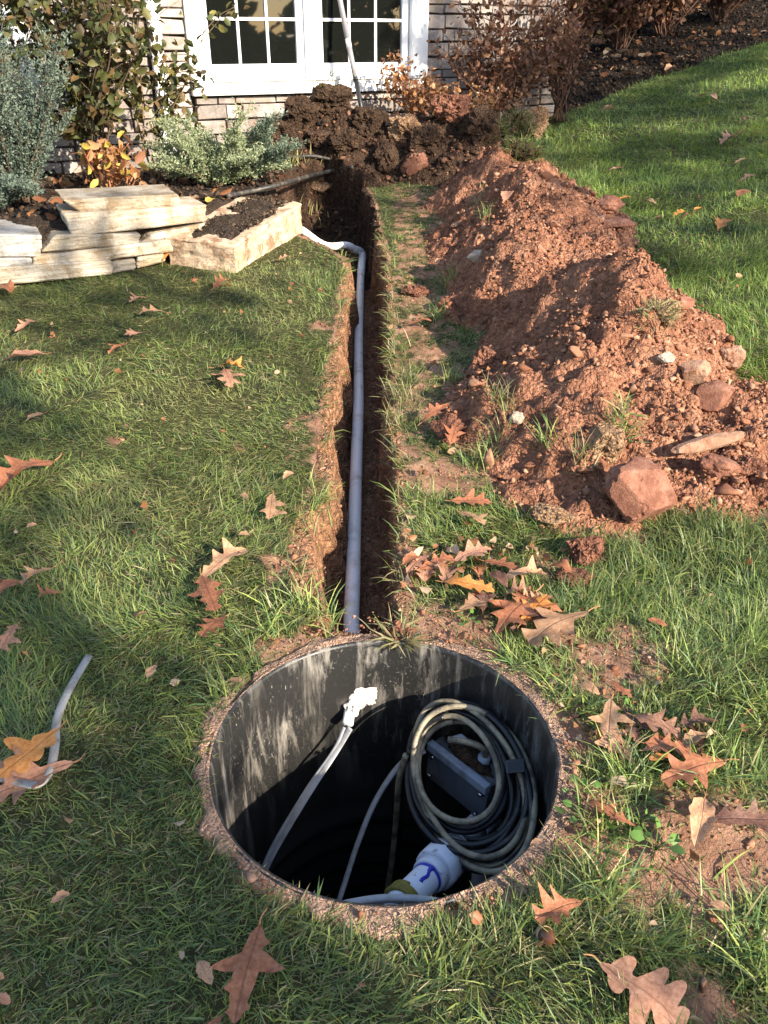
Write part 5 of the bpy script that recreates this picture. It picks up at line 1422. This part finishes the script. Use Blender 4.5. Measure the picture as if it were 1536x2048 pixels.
V_, F_, T_, C_ = leaf_cloud(np.stack([clx, cly, all_z(clx, cly) + .018 + .012 * rng.random(n)], -1), Db, Lb, Lb * .7, pick([(.36, .16, .07), (.45, .28, .16), (.28, .12, .06), (.5, .36, .24)], n, .3), .35)
o = struct('leaf_bits', np_mesh('leaf_bits', V_, F_, T_, False, C_), M['foliage'], 'stuff'); tagit(o, 'tiny broken bits of dry leaf caught in the lawn', 'leaf bits')
# acorn
p_ = on_surf(1092, 1872, .012, all_z)
ac = thing('acorn', 'shiny brown acorn in the grass below the riser', 'acorn', p_)
dv = np.array([.25, -.75, .6]); dv /= np.linalg.norm(dv)
lathe('nut', p_, dv, [(-.014, .0005), (-.013, .006), (-.008, .0105), (0, .0125), (.008, .0118), (.014, .008), (.018, .003), (.0195, .0004)], 18, M['acorn'], ac)
lathe('cap', p_, dv, [(-.017, .0005), (-.016, .008), (-.010, .0128), (-.003, .0137), (-.002, .0125)], 18, M['acorn_cap'], ac)
# weathered flat cable on the left lawn
ribbon('lawn_cable', [on_surf(a_, b_, l_, all_z) for a_, b_, l_ in ((-60, 1560, .02), (0, 1556, .022), (42, 1566, .022), (78, 1568, .022), (100, 1540, .022), (110, 1490, .02), (112, 1450, .022), (124, 1410, .026), (148, 1362, .026), (178, 1312, .022))],
       .0085, .0045, M['ribbon_dirty'], 'weathered grey cable curving over the grass at the left edge')
# black poly hose over the pit
hp = [on_surf(a_, b_, l_, all_z) for a_, b_, l_ in ((455, 392, .02), (500, 383, .03))]
hp += [at_t(560, 369, hp[-1][1] / ray(560, 369)[1] * 1.03), at_t(620, 352, 5.45), at_t(665, 341, 5.7), on_surf(705, 334, .02, all_z)]
ribbon('poly_hose', hp, .013, .013, M['poly_hose'], 'black plastic hose crossing the far corner of the pit', 'hose')
ribbon('poly_hose', [on_surf(a_, b_, .03, all_z) for a_, b_ in ((520, 330), (560, 318), (620, 312), (660, 318))], .011, .011, M['poly_hose'], 'second dark hose half buried behind the pale plant stubs', 'hose')

# ================================================================== SHRUBS
def grow(base, n_stem, height, spread, seed, sub=4, wob=.12, r0=.007, lean=(0, 0)):
    """stems with side twigs; returns Join of tubes and twig tip positions/directions"""
    rs = random.Random(seed); J_ = Join(); tips = []
    for i in range(n_stem):
        a_ = rs.uniform(0, 6.28); sp = rs.uniform(.15, 1) * spread; h_ = height * rs.uniform(.65, 1.05)
        p0 = np.array(base) + [rs.uniform(-.06, .06), rs.uniform(-.04, .04), -.03]
        p3 = p0 + [sp * math.cos(a_) + lean[0] * h_, sp * math.sin(a_) * .7 + lean[1] * h_, h_]
        pts = [p0, p0 * .65 + p3 * .35 + [rs.gauss(0, wob) * .3, rs.gauss(0, wob) * .3, .04], p0 * .3 + p3 * .7 + [rs.gauss(0, wob) * .5, rs.gauss(0, wob) * .5, .03], p3]
        path = spline(pts, 5); V_, F_, T_ = tube_arrays(path, np.linspace(r0, r0 * .35, len(path)), 5)
        J_.add(V_, F_, T_)
        for k_ in range(sub):
            f = rs.uniform(.25, 1); b0 = path[int(f * (len(path) - 1))]; a2 = rs.uniform(0, 6.28); l_ = height * rs.uniform(.15, .32)
            e_ = b0 + [l_ * math.cos(a2) * .8, l_ * math.sin(a2) * .8, l_ * rs.uniform(.1, .8)]
            tp_ = spline([b0, (b0 + e_) / 2 + [rs.gauss(0, .02), rs.gauss(0, .02), .02], e_], 4)
            V_, F_, T_ = tube_arrays(tp_, np.linspace(r0 * .45, r0 * .2, len(tp_)), 4)
            J_.add(V_, F_, T_)
            for q_ in range(1, len(tp_)): tips.append((tp_[q_], tp_[q_] - tp_[q_ - 1]))
        for q_ in range(6, len(path)): tips.append((path[q_], path[q_] - path[q_ - 1]))
    return J_, tips
def shrub(name, label, cat, base, n_stem, height, spread, seed, leaves, Lr, cols, bark, sub=4, leafobj=0, droop=0.0, aspect=.55, lean=(0, 0), jit=.03, group=None, r0=.007):
    b_ = np.array(base, float); t_ = thing(name, label, cat, b_, group)
    J_, tips = grow(b_, n_stem, height, spread, seed, sub, lean=lean, r0=r0)
    for i in range(len(J_.C)): J_.C[i][:] = bark
    obj('stems', J_.mesh('stems', True, True), M['bark'], t_)
    tp = np.array([q[0] for q in tips]); td = np.array([q[1] for q in tips]); td /= np.linalg.norm(td, axis=1)[:, None] + 1e-9
    ix = rng.integers(0, len(tp), leaves)
    P_ = tp[ix] + rng.normal(0, jit, (leaves, 3)); D_ = td[ix] * .7 + rng.normal(0, .7, (leaves, 3)); D_[:, 2] -= droop
    L_ = Lr[0] + (Lr[1] - Lr[0]) * rng.random(leaves)
    cc = pick(cols, leaves, .3)
    # the leaves nearest to the open side of the shrub are pieces of their own
    nl = min(leafobj, leaves)
    if nl:
        order = np.argsort(P_[:, 1] - .4 * P_[:, 2])[:nl]; rest = np.setdiff1d(np.arange(leaves), order)
        V_, F_, T_, C_ = leaf_cloud(np.zeros((6, 3)), np.tile([[0, 1.0, 0]], (6, 1)), np.ones(6), np.full(6, aspect), np.array(cols)[np.arange(6) % len(cols)])
        for i in range(6):
            pass
        protos = []
        for i in range(6):
            v = V_[i * 8:(i + 1) * 8]; f_ = [(1, 2, 7, 6), (6, 7, 4, 5)]; tt = [(0, 1, 6), (0, 6, 5), (2, 3, 7), (3, 4, 7)]
            me = np_mesh('leaf', v, f_, tt, False, np.tile(np.array(cols)[i % len(cols)], (8, 1))); me.materials.append(M['foliage']); protos.append(me)
        for i in order:
            o_ = bpy.data.objects.new('leaf', protos[int(rng.integers(0, 6))]); link(o_); o_.parent = t_
            o_.location = Vector([float(v) for v in (P_[i] - b_)]); o_.rotation_mode = 'QUATERNION'
            o_.rotation_quaternion = Vector([float(v) for v in D_[i]]).to_track_quat('Y', 'Z'); s_ = float(L_[i]); o_.scale = (s_, s_, s_)
    else: rest = np.arange(leaves)
    if len(rest):
        V_, F_, T_, C_ = leaf_cloud(P_[rest], D_[rest], L_[rest], L_[rest] * aspect, cc[rest])
        f_ = obj('foliage', np_mesh('foliage', V_, F_, T_, False, C_), M['foliage'], t_); f_['kind'] = 'stuff'
    return t_
OLIVE = [(.075, .085, .028), (.10, .105, .035), (.055, .065, .024), (.13, .12, .04), (.16, .10, .04), (.085, .06, .03)]
DRY = [(.16, .075, .042), (.22, .11, .06), (.12, .055, .034), (.28, .15, .085), (.19, .085, .06)]
GOLD = [(.45, .22, .09), (.36, .16, .07), (.52, .30, .15), (.28, .12, .06)]
def bedpt(px, py): return on_surf(px, py, 0, all_z)
b = at_t(150, 330, 5.0); b[2] = .40
shrub('deciduous_shrub', 'tall leafy olive-green shrub in front of the downspout at upper left', 'shrub', (-1.78, 5.40, .40), 15, 1.30, .62, 21, 1500, (.045, .085), OLIVE, (.10, .07, .05), 7, 150, .35, .6)
shrub('deciduous_shrub', 'slender yellowish shrub stem with leaves reaching across the window corner', 'shrub', (-1.50, 5.55, .40), 5, 1.05, .42, 22, 420, (.04, .07), OLIVE + [(.2, .17, .05)], (.22, .15, .08), 6, 60, .3, .6, (.12, 0))
shrub('deciduous_shrub', 'dark shrub at the far upper left behind the blue-green juniper', 'shrub', (-2.5, 5.3, .40), 12, 1.35, .55, 23, 900, (.04, .075), OLIVE + [(.12, .05, .035)], (.09, .06, .045), 6, 40, .3, .6)
# hosta-like dried clump
p_ = np.array([-1.56, 5.02, .40])
shrub('dried_perennial', 'dried orange perennial clump with stalks behind the stacked flagstones', 'plant', (p_[0], p_[1], p_[2]), 14, .30, .15, 25, 130, (.05, .10), GOLD + [(.5, .36, .08)], (.36, .16, .08), 1, 70, .9, .5, r0=.006)
# hydrangeas
p_ = on_surf(960, 235, 0, base_z)
shrub('hydrangea', 'large bare hydrangea bush with dried brown leaves right of the window', 'shrub', (.92, 7.0, .50), 26, .95, .52, 31, 1500, (.03, .06), DRY, (.17, .09, .06), 7, 120, .2, .6)
shrub('hydrangea', 'small sunlit hydrangea with orange-tan leaves in front of the window corner', 'shrub', (.22, 6.78, .55), 12, .52, .36, 32, 560, (.03, .055), GOLD + DRY[:2], (.22, .11, .06), 6, 90, .2, .6)
shrub('hydrangea', 'low dried flower heads at the foot of the large hydrangea', 'shrub', (.72, 6.72, .60), 9, .28, .30, 33, 420, (.02, .045), GOLD + [(.55, .42, .28)], (.25, .13, .08), 4, 40, .2, .6)
shrub('hydrangea', 'brown dried bush at the house corner left of the dark bed', 'shrub', (1.45, 7.5, .62), 16, .85, .42, 34, 800, (.03, .055), DRY, (.15, .08, .055), 6, 40, .2, .6)
for (px, py, sd, lab) in ((1240, 100, 41, 'reddish brown dried bush in the mulch bed at upper right'), (1130, 125, 42, 'yellow-brown leafy bush behind the house corner'), (1330, 72, 43, 'bare twiggy bush beside the reddish brown one in the upper right bed'), (1440, 45, 44, 'dark leafless bush at the top right corner')):
    p_ = on_surf(px, py, 0, base_z)
    shrub('dried_bush', lab, 'shrub', p_, 34, .85, .75, sd, 1600, (.05, .09), DRY + ([(.25, .2, .06)] if sd == 42 else []), (.15, .085, .06), 7, 60, .2, .6)
# background evergreen hedge closing the view at the top right
HED = [(.012, .022, .012), (.02, .032, .016), (.03, .04, .02)]
for i, (x_, y_) in enumerate(((2.6, 12.2), (4.0, 13.2), (5.6, 14.4), (7.2, 15.6), (9.2, 16.8))):
    z_ = float(base_z(x_, y_))
    shrub('hedge_shrub', ('nearest', 'second nearest', 'third nearest', 'fourth nearest', 'farthest')[i] + ' dark evergreen shrub in the row behind the mulch bed', 'shrub', (x_, y_, z_), 14, 2.2, .8, 60 + i, 2600, (.10, .17), HED, (.06, .045, .035), 9, 0, 0, .5, (0, 0), .10, 'hedge behind the mulch bed', r0=.02)
# junipers
def juniper(label, base, n_arm, length, rise, seed, cols, tip, dirs=(0, 6.28), dens=60, size=(.010, .022)):
    rs = random.Random(seed); t_ = thing('juniper', label, 'juniper', base); J_ = Join(); P_ = []; D_ = []; K_ = []
    base = np.array(base, float)
    for i in range(n_arm):
        a_ = rs.uniform(*dirs); l_ = length * rs.uniform(.5, 1.05); el_ = rs.uniform(*rise)
        d = np.array([math.cos(a_) * math.cos(el_), math.sin(a_) * math.cos(el_) * .85, math.sin(el_)])
        p3 = base + d * l_; p3[2] += .05 * l_
        path = spline([base + [rs.uniform(-.04, .04), rs.uniform(-.04, .04), 0], base + d * l_ * .5 + [rs.gauss(0, .03), rs.gauss(0, .03), .04], p3], 8)
        V_, F_, T_ = tube_arrays(path, np.linspace(.007, .002, len(path)), 4); J_.add(V_, F_, T_, (.12, .08, .05))
        for k_ in range(2, len(path)):
            for s_ in range(4):
                a2 = rs.uniform(0, 6.28); tw = d * .7 + np.array([math.cos(a2), math.sin(a2), rs.uniform(-.1, .6)]) * .7; tw /= np.linalg.norm(tw)
                tl = l_ * rs.uniform(.10, .24); e_ = path[k_] + tw * tl
                f = np.sort(rng.random(dens // 4))[:, None]
                pts = path[k_] + (e_ - path[k_]) * f
                P_.append(pts + rng.normal(0, .006, pts.shape)); D_.append(tw + rng.normal(0, .55, pts.shape)); K_.append(np.tile(f * (k_ / len(path)), (1, 1)))
    obj('branches', J_.mesh('branches', True, True), M['bark'], t_)
    P_ = np.vstack(P_); D_ = np.vstack(D_); K_ = np.vstack(K_); n = len(P_)
    cc = pick(cols, n, .25); cc = cc * (1 - .6 * K_) + np.array(tip) * .6 * K_
    L_ = size[0] + (size[1] - size[0]) * rng.random(n)
    V_, F_, T_, C_ = leaf_cloud(P_, D_, L_, L_ * .42, cc, .4)
    f_ = obj('foliage', np_mesh('foliage', V_, F_, T_, False, C_), M['foliage'], t_); f_['kind'] = 'stuff'
    return n
BLUE = [(.115, .155, .115), (.15, .195, .15), (.085, .115, .085), (.19, .235, .185)]
YELG = [(.22, .27, .13), (.29, .34, .17), (.16, .21, .11), (.35, .39, .22)]
nj = juniper('tall blue-green juniper at the left edge behind the stacked wall', (-1.98, 4.74, .40), 46, .80, (.85, 1.52), 51, BLUE, (.20, .25, .20))
nj += juniper('low spreading blue-green juniper branches beside the dried perennial', (-2.08, 4.48, .40), 20, .36, (.1, .8), 52, BLUE, (.18, .225, .18))
nj += juniper('pale yellow-green spreading juniper in front of the window corner', (-1.02, 5.30, .41), 44, .43, (.08, 1.0), 53, YELG, (.5, .54, .36), (-.9, 4.0))
nj += juniper('upright green juniper sprays right of the pale spreading juniper', (-.86, 5.42, .41), 16, .42, (.4, 1.1), 54, [(.11, .15, .10), (.15, .19, .13)], (.25, .31, .22), (-.8, 1.6))
print('juniper', nj)
# pale plant stubs at the pit edge
p_ = on_surf(595, 330, 0, all_z); st_ = thing('plant_stubs', 'pale cut plant stubs beside the black hose at the pit', 'plant', p_)
Jb = Join(); n = 60
pos = p_ + np.stack([rng.normal(0, .08, n), rng.normal(0, .05, n), np.zeros(n)], -1); pos[:, 2] = all_z(pos[:, 0], pos[:, 1])
V_, F_, T_, C_ = blades(pos, .06 + .06 * rng.random(n), .008 + .005 * rng.random(n), rng.random(n) * 6.28, np.abs(rng.normal(.35, .3, n)), rng.normal(.3, .3, n), pick([(.42, .36, .18), (.36, .34, .14), (.28, .3, .1)], n, .2), (0, .5, 1.0))
Jb.add(V_, F_, T_, C_); obj('blades', Jb.mesh('stubs', False, True), M['foliage'], st_)['kind'] = 'stuff'
# small clover-like weeds by the riser
def weed(px, py, label, n=9, size=.016):
    p_ = on_surf(px, py, .004, all_z); t_ = thing('weed', label, 'weed', p_)
    Jw = Join(); P_ = []; D_ = []
    for i in range(n):
        a_ = i * 2.4; r_ = size * (.5 + .9 * rng.random()); q_ = p_ + [math.cos(a_) * r_ * 1.4, math.sin(a_) * r_ * 1.4, .012 + .012 * rng.random()]
        V_, F_, T_ = tube_arrays(spline([p_, (p_ + q_) / 2 + [0, 0, .006], q_], 3), .0009, 4); Jw.add(V_, F_, T_, (.14, .2, .05)); P_.append(q_); D_.append([math.cos(a_), math.sin(a_), .15])
    obj('stems', Jw.mesh('wstems', True, True), M['bark'], t_)
    P_ = np.array(P_); D_ = np.array(D_); L_ = size * (.7 + .6 * rng.random(n))
    for i in range(n):
        V_, F_, T_, C_ = leaf_cloud(P_[i:i + 1], D_[i:i + 1] + 1e-3, L_[i:i + 1], L_[i:i + 1] * .85, pick([(.10, .20, .04), (.14, .26, .06), (.08, .15, .04)], 1, .2), .12)
        obj('leaf', np_mesh('leaf', V_, F_, T_, False, C_), M['foliage'], t_)
weed(1172, 1648, 'small round-leaved weed on the soil right of the riser', 10, .02)
weed(1155, 1588, 'tiny green weed close to the right rim of the riser', 7, .013)
weed(930, 1248, 'bright green clover seedling at the far rim of the riser', 10, .014)
weed(1310, 1700, 'straggly light green weed on the bare soil at right', 12, .022)
weed(1280, 1650, 'small weed next to the ragged rust leaf', 7, .014)
weed(1240, 1430, 'little green weed above the right-hand leaf cluster', 9, .013)
# fallen leaf litter in the beds (uncountable scraps)
n = 3200
x = rng.uniform(-2.4, 4.8, n); y = rng.uniform(4.1, 11.5, n); dl = sdist(x, y, BED_L); dr = sdist(x, y, BED_R)
front = (np.dot(np.stack([x - FP[0], y - FP[1]], -1), FN[:2]) > .1) | (np.dot(np.stack([x - FP[0], y - FP[1]], -1), FD[:2]) > HOUSE_R + .1)
hab = fbm(x * 2.0, y * 2.0, 401, 2)
sel = (((dl > .06) & (x < -.5) & (rng.random(n) < .5)) | ((dr > .12) & (rng.random(n) < .10 + sstep(.4, .65, hab) * .8))) & front & (mound_h(x, y) < .0); x, y = x[sel], y[sel]; n = len(x)
Pz = np.stack([x, y, all_z(x, y) + .012], -1); Dz = rng.normal(0, 1, (n, 3)); Dz[:, 2] *= .25
V_, F_, T_, C_ = leaf_cloud(Pz, Dz, .05 + .06 * rng.random(n), .03 + .035 * rng.random(n), pick([(.36, .16, .07), (.45, .26, .14), (.28, .12, .06), (.5, .36, .24), (.2, .1, .06)], n, .3), .3)
o = struct('leaf_litter', np_mesh('leaf_litter', V_, F_, T_, False, C_), M['foliage'], 'stuff'); tagit(o, 'dry leaf litter scattered over the dark beds', 'leaf litter')

# ================================================================== TREES BEHIND THE CAMERA (they cast the dappled shade)
def shade_tree(label, base, height, crown_r, crown_z, seed, n_leaf, leafsize=(.12, .2), n_limb=22, spots=()):
    rs = random.Random(seed); b_ = np.array(base, float); t_ = thing('oak_tree', label, 'tree', b_); J_ = Join()
    tr = spline([b_ + [0, 0, -.3], b_ + [.05, .05, height * .4], b_ + [-.1, .1, height * .8], b_ + [0, 0, height]], 6)
    V_, F_, T_ = tube_arrays(tr, np.linspace(.20, .04, len(tr)), 10); J_.add(V_, F_, T_, (.10, .08, .065))
    obj('trunk', J_.mesh('trunk', True, True), M['bark'], t_)
    J2 = Join(); tips = []
    targets = [np.array(q_) for q_ in spots]
    for i in range(n_limb):
        a_ = rs.uniform(0, 6.28); r_ = crown_r * rs.uniform(.4, 1); targets.append(b_ + [r_ * math.cos(a_), r_ * math.sin(a_), crown_z + rs.uniform(-1.8, 2.6)])
    for e_ in targets:
        k_ = min(len(tr) - 2, max(4, int(len(tr) * rs.uniform(.35, .9)))); s_ = tr[k_]
        pth = spline([s_, s_ * .6 + e_ * .4 + [0, 0, .4], e_], 7); V_, F_, T_ = tube_arrays(pth, np.linspace(.06, .012, len(pth)), 6); J2.add(V_, F_, T_, (.11, .09, .07))
        for q_ in range(5):
            c_ = pth[rs.randrange(7, len(pth))]; f_ = c_ + np.array([rs.gauss(0, .55), rs.gauss(0, .55), rs.gauss(.1, .45)])
            p2 = spline([c_, (c_ + f_) / 2 + [0, 0, .06], f_], 4); V_, F_, T_ = tube_arrays(p2, np.linspace(.012, .004, len(p2)), 4); J2.add(V_, F_, T_, (.11, .09, .07))
            tips += list(p2[2:])
    obj('branches', J2.mesh('branches', True, True), M['bark'], t_)
    tips = np.array(tips); ix = rng.integers(0, len(tips), n_leaf)
    P_ = tips[ix] + rng.normal(0, .16, (n_leaf, 3)); D_ = rng.normal(0, 1, (n_leaf, 3)); L_ = leafsize[0] + (leafsize[1] - leafsize[0]) * rng.random(n_leaf)
    V_, F_, T_, C_ = leaf_cloud(P_, D_, L_, L_ * .6, pick([(.20, .10, .05), (.26, .14, .07), (.12, .10, .04), (.10, .12, .04)], n_leaf, .3), .3)
    c_ = obj('crown', np_mesh('crown', V_, F_, T_, False, C_), M['foliage'], t_); c_['kind'] = 'stuff'
def sunward(px, py, dist):
    p_ = on_surf(px, py, 0, base_z); return p_ + SUN * dist
S1 = [sunward(a_, b_, d_) for a_, b_, d_ in ((60, 1250, 10), (150, 1700, 9.5), (320, 1850, 9.5), (250, 1400, 10.5), (60, 1950, 9.5), (180, 620, 10.5), (330, 960, 11), (420, 640, 11), (90, 1050, 10.5), (480, 1720, 9.2), (560, 1950, 9.2))]
shade_tree('oak behind the viewer whose branches shade the near left lawn', (4.0, -7.6, 0), 8.5, 1.6, 6.0, 71, 2300, (.11, .19), 2, S1)
S2 = [sunward(a_, b_, d_) for a_, b_, d_ in ((1300, 250, 13), (1480, 330, 13), (1250, 330, 14), (1500, 560, 13), (950, 150, 13), (1100, 60, 14), (1300, 120, 13), (800, 420, 12), (700, 280, 12), (1430, 230, 14), (1500, 470, 13), (660, 250, 12.5), (830, 300, 13))]
shade_tree('taller oak behind the viewer whose branches shade the right lawn', (14.0, -1.2, 0), 11, 2.0, 7.5, 72, 2600, (.11, .19), 2, S2)
for i, (x_, y_) in enumerate(((22, -24), (4, -17), (-7, -15), (21, -2))):
    shade_tree(('far oak right behind the viewer', 'far oak straight behind the viewer', 'far oak left behind the viewer', 'far oak to the right of the viewer')[i] + ', mirrored in the window', (x_, y_, 0), 9 + i, 3, 6, 80 + i, 2500, (.2, .35), 16)
n = 9000
aw = rng.uniform(math.radians(-75), math.radians(5), n); rw = rng.uniform(27, 34, n); zw = rng.random(n) ** .8 * (.9 + 5.0 * sstep(.42, .62, fbm(aw * 14, aw * 0, 501, 3)))
Pw = np.stack([rw * np.cos(aw), rw * np.sin(aw), zw], -1); Lw = rng.uniform(.5, 1.1, n)
V_, F_, T_, C_ = leaf_cloud(Pw, rng.normal(0, 1, (n, 3)), Lw, Lw * .7, pick([(.03, .05, .02), (.05, .07, .025), (.10, .07, .03), (.07, .05, .03)], n, .3), .3)
o = struct('far_wood', np_mesh('far_wood', V_, F_, T_, False, C_), M['foliage'], 'stuff'); tagit(o, 'far wooded edge behind the viewer mirrored in the window', 'woodland')
print('done', sum(len(o.data.polygons) for o in bpy.data.objects if o.type == 'MESH'))
